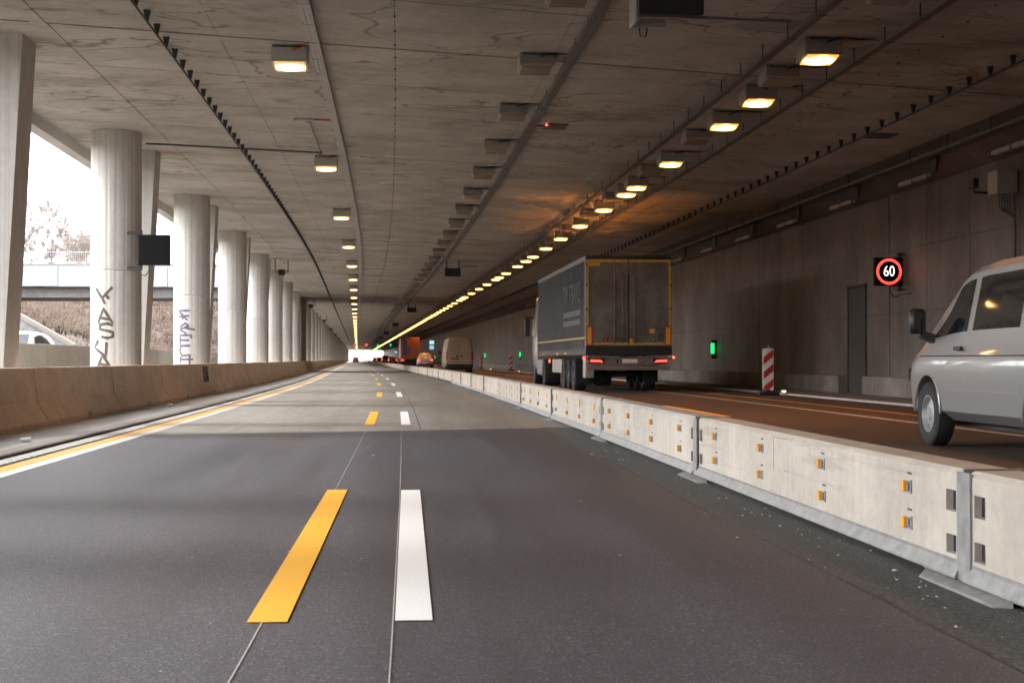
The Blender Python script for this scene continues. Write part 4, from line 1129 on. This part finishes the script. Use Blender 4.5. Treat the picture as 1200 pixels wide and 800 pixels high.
# ---- grey curtain-sided lorry
def make_lorry():
    t = empty('grey_lorry', 'grey curtain-sided lorry with yellow outline tape seen from behind', 'lorry', **at(43.3, 6.70, ZR))
    Mcur, tr, b = mat_new('curtain_canvas'); N = tr.nodes.new; L = tr.links.new
    tc = N('ShaderNodeTexCoord'); mp = N('ShaderNodeMapping'); mp.inputs['Scale'].default_value = (1, 3.0, .25); n1 = N('ShaderNodeTexNoise'); n1.inputs['Scale'].default_value = 1.6; n1.inputs['Detail'].default_value = 5
    rp = N('ShaderNodeValToRGB'); rp.color_ramp.elements[0].position = .3; rp.color_ramp.elements[0].color = (.040, .037, .037, 1); rp.color_ramp.elements[1].position = .75; rp.color_ramp.elements[1].color = (.068, .064, .064, 1)
    L(tc.outputs['Object'], mp.inputs[0]); L(mp.outputs[0], n1.inputs['Vector']); L(n1.outputs['Fac'], rp.inputs[0]); L(rp.outputs[0], b.inputs['Base Color']); b.inputs['Roughness'].default_value = .8; b.inputs['Specular IOR Level'].default_value = .15
    Mdoor = concrete('dirty_door_paint', (.165, .165, .165), var=.55, scale=.9, streak=.2, sstretch=(3, 3, .3), bump=.02, speck=.2, rough=.5)
    Mtape = simple('yellow_tape', (.55, .36, .03), .4, var=.15, scale=3)
    Mpanel = simple('bumper_grey', (.17, .155, .145), .55, var=.2, scale=4)
    Mlet = simple('faded_lettering', (.075, .070, .068), .6, var=.25, scale=5)
    W = 1.275
    # curtain with gentle pleats
    for sg in (-1, 1):
        vs = []; fs = []; ny, nz = 120, 5
        for j in range(nz+1):
            z_ = 1.62 + (3.86-1.62)*j/nz
            for i in range(ny+1):
                y = .16 + (13.5-.16)*i/ny
                amp = .010*math.sin(i*1.9)+.006*math.sin(i*.83+j*.2)
                vs.append((sg*(W-.012+amp), y, z_))
        for j in range(nz):
            for i in range(ny): fs.append((j*(ny+1)+i, j*(ny+1)+i+1, (j+1)*(ny+1)+i+1, (j+1)*(ny+1)+i))
        cur = MB().add(vs, fs).build('side_curtain', Mcur, t, True)
        if sg < 0:
            Mx = Matrix.Translation((-W-.022, 3.15, 2.95)) @ Matrix.Rotation(R(-90), 4, 'Z')
            link('lettering', text_mesh('TM TRANS', .95, .001, Mlet, 'lettering', Mx, .95), cur)
            for z0 in (2.30, 2.02): MB().box(-W-.024, -W-.022, 1.0, 5.2, z0, z0+.16).build('printed_bar', Mlet, cur)
        MB().box(sg*W-.012, sg*W+.012, .1, 13.55, 1.585, 1.625).build('hem_tape', Mtape, t)
        vs = []; fs = []                                      # strap skirt under the hem
        for i in range(121):
            y = .16+13.34*i/120; d = .014*math.sin(i*2.6)
            vs += [(sg*(W-.008+d), y, 1.584), (sg*(W-.03+d*.4), y, 1.22)]
        for i in range(120): fs.append((2*i, 2*i+1, 2*i+3, 2*i+2))
        MB().add(vs, fs).build('skirt', M_['black'], t, True)
        if sg < 0:
            for i in range(26): MB().box(-W-.02, -W+.0, .4+i*.51, .46+i*.51, 1.30, 1.56).build('strap', M_['traydark'], t)
        MB().box(sg*(W-.06)-.045, sg*(W-.06)+.045, .02, 13.6, 1.10, 1.22).build('side_rail', M_['blackmetal'], t)
        MB().cbox(min(sg*(W-.06), sg*(W+.004)), max(sg*(W-.06), sg*(W+.004)), .06, 13.6, 3.86, 4.0, .01).build('roof_rail', M_['galv'], t)
        MB().box(sg*(W-.045)-.045, sg*(W-.045)+.045, 0.0, .16, 1.22, 3.98).build('corner_post', M_['galv'], t)
    MB().box(-W+.06, W-.06, .06, 13.6, 3.94, 3.985).build('roof', M_['foilwhite'], t)
    MB().cbox(-W, W, -.02, .058, 3.90, 4.01, .008).build('roof_edge', M_['black'], t)
    MB().box(-W+.06, W-.06, 13.45, 13.6, 1.1, 3.94).build('front_board', M_['galv'], t)
    MB().box(-W+.1, W-.1, .05, 13.4, 1.12, 1.2).build('floor', M_['blackmetal'], t)
    # rear doors
    for sg in (-1, 1):
        x0, x1 = (-W+.03, -.012) if sg < 0 else (.012, W-.03)
        d = MB().cbox(x0, x1, -.035, .0, 1.40, 3.90, .008).build('rear_door', Mdoor, t)
        xe = x0 if sg < 0 else x1-.055
        MB().box(xe, xe+.055, -.039, -.036, 1.95, 3.88).build('outline_tape', Mtape, d)
        MB().box(x0+(.056 if sg < 0 else 0), x1-(.056 if sg > 0 else 0), -.039, -.036, 3.82, 3.885).build('outline_tape', Mtape, d)
        MB().box(x0+(.2 if sg < 0 else 0), x1-(.2 if sg > 0 else 0), -.039, -.036, 1.405, 1.46).build('outline_tape', Mtape, d)
        for xx in (sg*.18, sg*.42):
            MB().tube([(xx, -.055, 1.42), (xx, -.055, 3.86)], .014, 6).build('lock_bar', Mdoor, d)
        MB().cbox(sg*.30-.14, sg*.30+.14, -.07, -.045, 1.62, 1.66, .006).build('lock_handle', M_['traydark'], d)
        for zz in (1.7, 2.4, 3.1, 3.7): MB().box(sg*(W-.03)-.03, sg*(W-.03)+.03, -.05, -.036, zz, zz+.08).build('hinge', M_['traydark'], d)
        xp = -W+.02 if sg < 0 else W-.20
        pl_ = MB().cbox(xp, xp+.18, -.062, -.05, 1.38, 1.93, .004).build('marking_plate', M_['red'], t)
        MB().box(xp+.03, xp+.15, -.066, -.0625, 1.41, 1.90).build('yellow_field', M_['amberflat'], pl_)
    # small stickers
    M_['stickergreen'] = simple('green_sticker', (.03, .10, .05), .5); M_['stickerwhite'] = simple('white_sticker', (.4, .38, .36), .5)
    for x, z_, r, mm, nm in ((-.62, 1.56, .075, M_['red'], 'sticker'), (.72, 1.57, .08, M_['stickergreen'], 'sticker'), (.95, 1.60, .075, M_['signblack'], 'sticker')):
        o = MB().lathe([(r*.75 if mm is M_['red'] else 0, -.039), (r, -.039)], 20, 'y', (x, 0, z_)).build(nm, mm, t)
        if mm is M_['red']: MB().box(x-.012, x+.012, -.0392, -.0382, z_-r*.8, z_+r*.8).build('bar', M_['signblack'], o)
        else: MB().lathe([(r*.35, -.041), (r*.55, -.041)], 16, 'y', (x, 0, z_)).build('emblem', M_['stickerwhite'], o)
    MB().box(.03, .11, -.0395, -.0365, 1.48, 1.58).build('tape_patch', Mtape, t)
    MB().box(.62, .76, -.0395, -.0365, 1.74, 1.86).build('orange_sticker', M_['amberflat'], t)
    MB().box(-W+.06, -W+.42, -.0425, -.0395, 3.70, 3.79).build('name_sticker', Mtape, t)
    # rear beam, light panel, underride bar
    MB().cbox(-W, W, -.06, .10, 1.10, 1.37, .01).build('rear_beam', M_['black'], t)
    MB().box(-W, W, -.05, .02, 1.372, 1.398).build('door_sill', M_['galv'], t)
    MB().cbox(-W+.05, W-.12, .0, .08, .80, 1.085, .01).build('light_panel', Mpanel, t)
    for sg in (-1, 1):
        mb = MB(); pts = [(sg*.28, -.006, .83), (sg*.42, -.006, .86), (sg*.60, -.006, 1.00), (sg*.78, -.006, 1.03)]; mb.tube(pts, .014, 5); mb.build('panel_groove', M_['traydark'], t)
        lt = MB().cbox(min(sg*.72, sg*1.16), max(sg*.72, sg*1.16), -.03, -.002, .86, 1.0, .01).build('tail_light', M_['signblack'], t)
        MB().hexa([(sg*.76, -.036, .885), (sg*1.13, -.036, .90), (sg*1.13, -.031, .90), (sg*.76, -.031, .885), (sg*.82, -.036, .955), (sg*1.13, -.036, .965), (sg*1.13, -.031, .965), (sg*.82, -.031, .955)]).build('lit_strip', M_['taillight'], lt)
        st = MB().tube([(sg*1.18, .0, .96), (sg*1.30, -.04, 1.03)], .018, 6).build('marker_stalk', M_['rubber'], t)
        MB().cbox(min(sg*1.29, sg*1.35), max(sg*1.29, sg*1.35), -.075, -.015, 1.0, 1.06, .008).build('lit_marker', M_['marker'], st)
    MB().cbox(-1.24, 1.2, -.02, .08, .66, .785, .01).build('underride_bar', Mpanel, t)
    pl_ = MB().box(-.26, .26, -.012, -.003, .87, .98).build('number_plate', M_['foilwhite'], t)
    MB().box(-.26, -.20, -.0145, -.0125, .87, .98).build('blue_strip', simple('blue_strip', (.02, .08, .35), .4), pl_)
    link('lettering', text_mesh('WIELTON', .085, .001, M_['signblack'], 'lettering', Matrix.Translation((.0, -.003, 1.04)), 1.35, .002), t)
    MB().cbox(-.36, -.31, -.02, -.002, .87, .97, .006).build('socket', M_['signblack'], t)
    # running gear
    for sg in (-1, 1): MB().box(sg*.5-.06, sg*.5+.06, .1, 13.4, .78, 1.10).build('chassis_beam', M_['blackmetal'], t)
    ms = wheel_meshes(.50, .36, .29, M_['truckrim'])
    for y in (3.0, 4.32, 5.64):
        add_wheel(t, ms, -1.08, y, .5); add_wheel(t, ms, 1.08, y, .5, True)
        MB().tube([(-.95, y, .5), (.95, y, .5)], .07, 8).build('axle', M_['black'], t)
    for x in (-1.08, 1.08): MB().box(x-.19, x+.19, 2.2, 2.22, .25, 1.0).build('mudflap', M_['rubber'], t)
    MB().cbox(-1.22, -.95, .5, 1.0, .42, 1.05, .02).build('side_locker', M_['lampbody'], t)
    MB().cbox(-1.21, -.75, 6.6, 9.3, .52, .98, .02).build('pallet_box', M_['lampbody'], t)
    MB().cbox(.75, 1.21, 6.6, 9.3, .52, .98, .02).build('pallet_box', M_['lampbody'], t)
    for y, mm in ((.3, 'marker'), (9.5, 'marker')): MB().cbox(-1.30, -1.255, y, y+.1, .96 if y < 1 else .86, 1.04 if y < 1 else .97, .01).build('side_marker', M_[mm], t)
    for y in (4.9, 7.2, 11.5): MB().cbox(-1.29, -1.265, y, y+.07, 1.14, 1.19, .008).build('side_marker', M_['orangemarker'], t)
    MB().box(-.45, .45, 9.6, 9.75, .1, .95).build('landing_leg', M_['blackmetal'], t)
    # tractor unit
    msd = wheel_meshes(.50, .58, .29, M_['truckrim']); msf = wheel_meshes(.50, .34, .29, M_['truckrim'])
    add_wheel(t, msd, -.95, 11.9, .5); add_wheel(t, msd, .95, 11.9, .5, True)
    add_wheel(t, msf, -1.06, 15.6, .5); add_wheel(t, msf, 1.06, 15.6, .5, True)
    MB().box(-.5, .5, 10.6, 16.3, .55, .95).build('tractor_chassis', M_['blackmetal'], t)
    MB().cbox(-1.22, -.75, 13.0, 14.6, .38, .98, .06).build('fuel_tank', M_['galv'], t)
    cab = loft([(14.15, [(0, .75), (1.2, .75), (1.24, 1.2), (1.24, 2.5), (1.16, 3.3), (.95, 3.72), (0, 3.78)]), (15.3, [(0, .55), (1.22, .55), (1.25, 1.2), (1.25, 2.5), (1.18, 3.3), (.95, 3.65), (0, 3.7)]),
                (16.1, [(0, .45), (1.2, .45), (1.25, 1.0), (1.23, 2.4), (1.1, 3.0), (.9, 3.3), (0, 3.35)]), (16.45, [(0, .5), (1.05, .5), (1.12, 1.0), (1.08, 2.2), (.95, 2.7), (.8, 2.85), (0, 2.9)])]).build('cab', M_['vanpaint'], t, True)
    MB().box(-1.262, -1.25, 15.2, 16.0, 1.9, 2.55).build('cab_window', M_['glass'], cab)
    MB().cbox(-1.56, -1.36, 16.05, 16.2, 1.9, 2.6, .03).tube([(-1.2, 16.1, 2.62), (-1.6, 16.1, 2.66)], .03, 6).build('cab_mirror', M_['black'], cab)
    MB().cbox(-1.62, -1.24, 14.7, 14.8, 3.02, 3.10, .02).build('side_arm', M_['black'], cab)
make_lorry()

# ---- tall beige delivery van farther on
def make_box_van(s, X):
    t = empty('beige_van', 'tall beige delivery van seen from behind past the lorry', 'van', **at(s, X, ZR))
    Mp = simple('beige_paint', (.33, .245, .165), .45, var=.08)
    def sec(w, zb, zbelt, zr, wr, ztop): return [(0, zb), (w-.1, zb), (w, zb+.15), (w+.01, .95), (w, zbelt), (wr, zr), (wr-.18, ztop), (0, ztop+.03)]
    sts = [(-2.9, sec(.95, .45, 1.4, 2.25, .84, 2.40)), (-2.8, sec(1.0, .38, 1.4, 2.34, .88, 2.50)), (0, sec(1.02, .36, 1.4, 2.38, .9, 2.54)), (1.3, sec(1.02, .36, 1.4, 2.3, .88, 2.45)), (2.0, sec(1.0, .36, 1.35, 1.6, .86, 1.75)), (2.7, sec(.92, .36, .95, 1.05, .8, 1.12)), (2.95, sec(.8, .4, .75, .8, .7, .85))]
    loft(sts).build('body', Mp, t, True)
    for sg in (-1, 1):
        x0, x1 = (-.86, -.012) if sg < 0 else (.012, .86)
        d = MB().cbox(x0, x1, -2.935, -2.905, .62, 2.28, .02).build('rear_door', Mp, t)
        MB().cbox(sg*.16-.07, sg*.16+.07, -2.96, -2.937, 1.14, 1.24, .008).build('handle', M_['black'], d)
        MB().cbox(min(sg*.88, sg*.985), max(sg*.88, sg*.985), -2.93, -2.80, .95, 1.55, .02).build('tail_light', M_['red'], t)
        mr = MB().cbox(min(sg*1.12, sg*1.30), max(sg*1.12, sg*1.30), 1.55, 1.7, 1.3, 1.65, .03).build('mirror', M_['black'], t)
        MB().box(min(sg*.98, sg*1.13), max(sg*.98, sg*1.13), 1.58, 1.64, 1.4, 1.46).build('mirror_arm', M_['black'], mr)
    MB().cbox(-1.0, 1.0, -3.05, -2.88, .38, .62, .03).build('rear_bumper', M_['black'], t)
    MB().cbox(-.06, .06, -2.93, -2.85, 2.32, 2.36, .01).build('brake_light', M_['red'], t)
    MB().box(-.62, -.10, -2.94, -2.936, .98, 1.08).build('badge', M_['traydark'], t)
    ms = wheel_meshes(.35, .24, .20, M_['rim'])
    for y in (-1.6, 2.0): add_wheel(t, ms, -.90, y, .35); add_wheel(t, ms, .90, y, .35, True)
    MB().box(-.8, .8, -2.6, 2.6, .2, .40).build('underbody', M_['black'], t)
make_box_van(111, 5.75)

# ---- distant cars, seen from behind
def make_car(name, label, s, X, c, lit=True, facing=0.0, suv=0.0, z0=0.0, group=None):
    p = P(s, X, z0 + (ZR if X > 2.6 else 0))
    t = empty(name, label, 'car', p, theta(s)+facing, group)
    Mp = simple('car_paint_'+name, c, .3, coat=.5)
    h = suv
    def sec(w, zb, zbelt, zr, wr): return [(0, zb), (w-.12, zb), (w, zb+.15), (w+.01, .62), (w-.03, zbelt), (wr, zr), (wr-.12, zr+.03), (0, zr+.045)]
    sts = [(-2.1, sec(.74, .40, .78+h*.4, .80+h*.4, .7)), (-2.02, sec(.84, .30, .90+h*.4, .98+h*.5, .74)), (-1.6, sec(.88, .26, .93+h*.4, 1.30+h, .62)), (-1.1, sec(.895, .25, .94+h*.4, 1.40+h, .60)), (-.2, sec(.9, .24, .92+h*.4, 1.43+h, .60)), (.45, sec(.9, .24, .90+h*.4, 1.33+h, .60)), (1.15, sec(.88, .24, .88+h*.3, .95+h*.4, .70)), (1.7, sec(.84, .26, .76+h*.3, .80+h*.3, .66)), (2.05, sec(.72, .32, .60, .63, .56))]
    body = loft(sts).build('body', Mp, t, True)
    for sg in (-1, 1):
        side_patch(sts, 4, 5, [(-1.45, .12), (.95, .10), (.35, .86), (-1.25, .86)], sg, .006, 8, 3).build('side_window', M_['glass'], t, True)
        MB().cbox(min(sg*.58, sg*.86), max(sg*.58, sg*.86), -2.10, -1.98, .72+h*.3, .90+h*.4, .02).build('tail_light', M_['taillight'] if lit else M_['red'], t)
        MB().cbox(min(sg*.92, sg*1.06), max(sg*.92, sg*1.06), .75, .88, .92+h*.4, 1.06+h*.4, .02).build('mirror', M_['black'], t)
    MB().add([(-.60, -2.01, .98+h*.5), (.60, -2.01, .98+h*.5), (.50, -1.585, 1.33+h), (-.50, -1.585, 1.33+h)], [(0, 1, 2, 3)]).build('rear_window', M_['glass'], t)
    MB().add([(-.62, 1.15, .99+h*.4), (.62, 1.15, .99+h*.4), (.52, .45, 1.385+h), (-.52, .45, 1.385+h)], [(0, 1, 2, 3)]).build('windscreen', M_['glass'], t)
    MB().cbox(-.26, .26, -2.135, -2.11, .50, .61, .005).build('number_plate', M_['foilwhite'], t)
    MB().cbox(-.80, .80, -2.13, -2.0, .28, .46, .02).build('rear_bumper', M_['black'], t)
    ms = wheel_meshes(.31, .2, .19, M_['rim'])
    for y in (-1.25, 1.3): add_wheel(t, ms, -.80, y, .31); add_wheel(t, ms, .80, y, .31, True)
    return t
g = 'queue of cars on the right carriageway'
make_car('silver_car', 'silver hatchback with red tail lights beside the orange lorry', 172, 6.1, (.35, .34, .33), True, 0, .25, group=g)
make_car('grey_car', 'small grey car just left of the orange lorry', 292, 5.2, (.22, .21, .2), True, 0, .1, group=g)
make_car('dark_car', 'dark tall car beyond the small grey car', 330, 4.6, (.04, .04, .05), True, 0, .4, group=g)
make_car('black_car', 'tiny black car in the far queue', 420, 4.6, (.02, .02, .02), True, 0, .1, group=g)
make_car('maroon_car', 'tiny dark red car in the far queue', 470, 7.0, (.10, .02, .02), True, 0, .0, group=g)
make_car('charcoal_car', 'tiniest car at the end of the far queue', 540, 4.8, (.03, .03, .035), True, 0, .2, group=g)
make_car('orange_car', 'small orange car driving far ahead on the left carriageway', 455, -2.05, (.55, .12, .04), False, 0, .35)
make_car('white_car', 'white car mostly hidden behind the pale wall outside', 51.5, -12.7, (.72, .73, .74), False, math.pi*.98, .1, z0=.42)

def make_orange_lorry(s, X):
    t = empty('orange_lorry', 'orange box lorry seen from behind in the distance', 'lorry', **at(s, X, ZR))
    Mo = simple('orange_box_paint', (.30, .09, .03), .5, var=.15, scale=2); Md = simple('dark_blue_panel', (.05, .05, .12), .5)
    MB().cbox(-1.26, 1.26, 0, 9, 1.05, 3.85, .03).build('box_body', Mo, t)
    MB().box(-1.28, -1.262, .1, 8.8, 1.2, 3.7).build('side_panel', simple('pale_side', (.45, .38, .33), .5), t)
    MB().box(-1.0, -.42, -.012, -.003, 1.5, 3.6).build('blue_panel', Md, t); MB().box(-.3, .05, -.012, -.003, 1.7, 2.7).build('grey_panel', M_['traydark'], t)
    MB().box(.30, .45, -.012, -.003, 2.9, 3.2).build('emblem', Md, t)
    MB().box(-.008, .008, -.010, -.002, 1.1, 3.8).build('door_gap', M_['joint'], t)
    MB().cbox(-1.25, 1.25, -.05, .15, .75, 1.04, .02).build('rear_beam', M_['black'], t)
    MB().cbox(-1.1, 1.1, .0, .1, .42, .56, .02).build('underride_bar', M_['blackmetal'], t)
    for sg in (-1, 1): MB().cbox(min(sg*.85, sg*1.2), max(sg*.85, sg*1.2), -.08, -.052, .8, .96, .02).build('tail_light', M_['taillight'], t)
    ms = wheel_meshes(.5, .5, .29, M_['truckrim'])
    for y in (1.8, 9.8): add_wheel(t, ms, -.98, y, .5); add_wheel(t, ms, .98, y, .5, True)
    MB().box(-.5, .5, .2, 10.8, .6, .95).build('chassis', M_['blackmetal'], t)
    loft([(9.15, [(0, .7), (1.15, .7), (1.2, 1.4), (1.15, 2.7), (1.0, 3.0), (0, 3.05)]), (10.6, [(0, .5), (1.2, .5), (1.22, 1.4), (1.15, 2.6), (1.0, 2.9), (0, 2.95)]), (11.0, [(0, .5), (1.1, .5), (1.15, 1.4), (1.0, 2.4), (.9, 2.5), (0, 2.5)])]).build('cab', Mo, t, True)
make_orange_lorry(197, 5.35)
# ------------------------------------------------------------------ outside the columns: outer wall, slip road, bank, bridge, trees
OW = empty('outer_wall', 'pale low concrete wall outside beyond the columns', 'wall'); OW['kind'] = 'thing'
M_['outer'] = concrete('outer_wall_concrete', (.36, .345, .31), var=.15, scale=.6, bump=.05, streak=.1, sstretch=(2, 2, .4))
s = -36.9
k = 0
while s < 330:
    MB().sweep([(-9.5, -.25), (-9.14, -.25), (-9.2, 1.43), (-9.22, 1.45), (-9.42, 1.45), (-9.44, 1.43)], stations(s+.012, s+9.6-.012, 10)).build('wall_segment', M_['outer'], OW); s += 9.6
sr = strip('slip_road', -15.6, -9.5, -60, 330, .42, M_['pave'], None, kind='structure', thick=.7)  # concrete kept pale to bounce daylight up to the ceiling
# small red and white lantern standing on the outer wall
o = empty('warning_lantern', 'small white and red lantern on top of the outer wall', 'lantern', P(56.2, -9.32, 1.45), theta(56))
MB().cbox(-.22, .22, -.08, .08, 0, .16, .03).build('body', M_['foilwhite'], o)
MB().cbox(-.12, .12, -.095, -.081, .03, .13, .005).build('lens', simple('red_lens', (.75, .10, .03), .3), o)
MB().cbox(-.1, .1, -.06, .06, .16, .26, .03).build('cap', M_['foilwhite'], o)
# wing wall with pale coping
wp = MB().prism([(-26, -.2), (-15.9, -.2), (-15.9, 1.62), (-26, 7.3)], 71.0, 71.4).build('wing_wall', concrete('stone_fill', (.36, .37, .38), var=.35, scale=3.0, speck=.6, bump=.4))
tag(wp, 'grey sloping wing wall with a pale coping below the bridge', 'wall'); wp['kind'] = 'thing'
MB().prism([(-26, 7.3), (-15.9, 1.62), (-15.75, 1.75), (-26, 7.52)], 70.85, 71.5).build('coping', M_['outer'], wp)

# bridge
BY = 121.0; BX1 = -8.1 - coff(BY); BX0 = -92.0
br = empty('road_bridge', 'pale blue grey bridge with railing crossing behind the columns', 'bridge', (BX1, BY, 0))
M_['fascia'] = simple('bridge_fascia', (.36, .39, .44), .5, var=.06, scale=.6)
M_['soffit'] = concrete('bridge_soffit', (.22, .22, .22), var=.15, scale=.4)
x = 0.0
while BX1 + x > BX0:
    MB().cbox(x-8.6+.02, x-.02, -.25, .0, 6.82+.0016*abs(x), 8.55, .02).build('fascia_panel', M_['fascia'], br); x -= 8.6
Wd = BX1-BX0
MB().box(-Wd, 0, .002, 9.0, 6.95, 8.3).build('deck', M_['soffit'], br)
MB().box(-Wd, 0, .8, 8.4, 6.0, 6.948).build('girder', M_['soffit'], br)
MB().box(-Wd, 0, -.32, .3, 8.552, 8.66).build('coping', M_['outer'], br)
M_['railing'] = simple('railing_steel', (.42, .42, .42), .5, .3)
for zz in (8.78, 9.58): MB().tube([(-Wd, -.1, zz), (0, -.1, zz)], .035, 6).build('rail', M_['railing'], br)
x = -1.0
while x > -Wd: MB().box(x-.04, x+.04, -.14, -.06, 8.66, 9.6).build('post', M_['railing'], br); x -= 2.25
mb = MB(); x = -.2
while x > -Wd: mb.box(x-.012, x+.012, -.112, -.088, 8.78, 9.58); x -= .16
mb.build('baluster', M_['railing'], br, kind='stuff')
for x in (-24.0,): MB().lathe([(0, -.3), (.7, -.3), (.7, 6.1), (0, 6.1)], 24, 'z', (x, 4.5, 0)).build('bridge_pillar', M_['soffit'], br)

# scrub on the bank: bare reddish and straw coloured stems in tufts
def scrub():
    rd = random.Random(11); mb = MB(); 
    for i in range(5200):
        if i % 2: u = 17 + 45*rd.random(); y = 40 + 190*rd.random()
        else: u = 10.5 + 45*rd.random(); y = 140 + 130*rd.random()
        x = -u - coff(y); z0 = hterr(x, y) - .1
        if z0 < -.2: continue
        if abs(y-BY-4.5) < 7: continue
        H = rd.uniform(.5, 1.7); n = rd.randint(5, 8)
        for j in range(n):
            a = rd.random()*6.28; lean = rd.uniform(.1, .7)*H; w = rd.uniform(.015, .04)
            bx, by = x+rd.gauss(0, .25), y+rd.gauss(0, .25)
            tx, ty, tz = bx+math.cos(a)*lean, by+math.sin(a)*lean, z0+H*rd.uniform(.6, 1)
            px, py = -math.sin(a)*w, math.cos(a)*w
            mb.add([(bx-px, by-py, z0), (bx+px, by+py, z0), ((bx+tx)/2+px*1.3, (by+ty)/2+py*1.3, (z0+tz)/2+.05), (tx, ty, tz), ((bx+tx)/2-px*1.3, (by+ty)/2-py*1.3, (z0+tz)/2+.05)], [(0, 1, 2, 3, 4)])
            # leaf scraps near the tip
            for q in range(3):
                lx, ly, lz = tx+rd.gauss(0, .16), ty+rd.gauss(0, .16), tz+rd.gauss(-.1, .14); r = rd.uniform(.04, .11)
                mb.add([(lx-r, ly, lz), (lx, ly+r*.6, lz+r*.5), (lx+r, ly, lz+r*.2), (lx, ly-r*.5, lz-r*.6)], [(0, 1, 2, 3)])
    m, t, b = mat_new('scrub_stems'); N = t.nodes.new; L = t.links.new
    tc = N('ShaderNodeTexCoord'); n1 = N('ShaderNodeTexNoise'); n1.inputs['Scale'].default_value = .32; n1.inputs['Detail'].default_value = 7; n1.inputs['Roughness'].default_value = .75
    r = N('ShaderNodeValToRGB'); e = r.color_ramp.elements
    e[0].position = .3; e[0].color = (.105, .052, .055, 1); e[1].position = .72; e[1].color = (.15, .115, .07, 1)
    for pos, cc in ((.44, (.115, .07, .063, 1)), (.53, (.13, .09, .066, 1)), (.62, (.11, .10, .055, 1))):
        q = e.new(pos); q.color = cc
    L(tc.outputs['Object'], n1.inputs['Vector']); L(n1.outputs['Fac'], r.inputs[0]); L(r.outputs[0], b.inputs['Base Color']); b.inputs['Roughness'].default_value = .9
    me = bpy.data.meshes.new('scrub'); me.from_pydata(mb.v, [], mb.f); me.materials.append(m)
    link('scrub', me, None, kind='stuff', label='reddish brown winter scrub covering the bank under the bridge', category='scrub')
scrub()

# bare trees on the hilltop behind the bridge
M_['bark'] = simple('bark', (.17, .125, .095), .9, var=.2)
M_['twig'] = simple('twigs', (.27, .225, .20), .9)
def bare_tree(x, y, H, seed, label, spread=.5):
    rd = random.Random(seed); z0 = hterr(x, y) - .2
    t = empty('bare_tree', label, 'tree', (x, y, z0), 0, 'bare winter trees behind the bridge')
    trunk = MB(); crown = MB()
    def branch(p, d, L, r, lev):
        n = 4; pts = [p]; q = p.copy(); dd = d.copy()
        for i in range(n):
            dd = (dd + Vector((rd.gauss(0, .10), rd.gauss(0, .10), rd.gauss(.03, .06)))).normalized()
            q = q + dd*L/n; pts.append(q.copy())
        rs = [max(.018, r*(1-.6*i/n)) for i in range(n+1)]
        (trunk if lev == 0 else crown).tube(pts, rs, 5 if lev < 2 else 3, False)
        if lev >= 5: return
        kids = (8, 5, 4, 4, 3)[lev]
        for i in range(kids):
            f = rd.uniform(.35 if lev == 0 else .2, 1.0); idx = min(n-1, int(f*n)); bp = pts[idx].lerp(pts[idx+1], f*n-idx)
            ax = Vector((rd.gauss(0, 1), rd.gauss(0, 1), rd.gauss(0, .3))).normalized()
            nd = (dd*(.75 if lev else .55) + ax*(spread+.1*lev) + Vector((0, 0, .22))).normalized()
            branch(bp, nd, L*rd.uniform(.45, .68), max(.022, rs[idx]*.55), lev+1)
    branch(Vector((0, 0, 0)), Vector((0, 0, 1)), H*.62, H*.016, 0)
    trunk.build('trunk', M_['bark'], t, True); crown.build('crown', M_['twig'], t)
def tp(px, d): return (px-484)/1750*d, d
for i, (px, d, H, sp, lab) in enumerate(((30, 205, 14.5, .55, 'tallest bare tree at the left, behind the bridge railing'), (66, 225, 13.5, .40, 'slender upright bare tree behind the bridge'), (96, 212, 9.5, .60, 'bushy bare tree next to the lettered column, behind the bridge'),
                                     (50, 218, 9.0, .6, 'low bare tree between the two taller ones behind the bridge'), (82, 240, 10.0, .6, 'low reddish bare tree behind the slender one'), (8, 215, 13.0, .55, 'bare tree partly hidden by the left leaning pier'), (112, 235, 10.0, .6, 'bare tree mostly hidden by the lettered column'))):
    x, y = tp(px, d); bare_tree(x, y, H, 20+i, lab, sp)
strip('bounce_verge', -9.13, -7.9, -60, 330, .0, M_['pave'], None, kind='structure', thick=.3)  # unseen pale strip that bounces daylight onto the tunnel ceiling
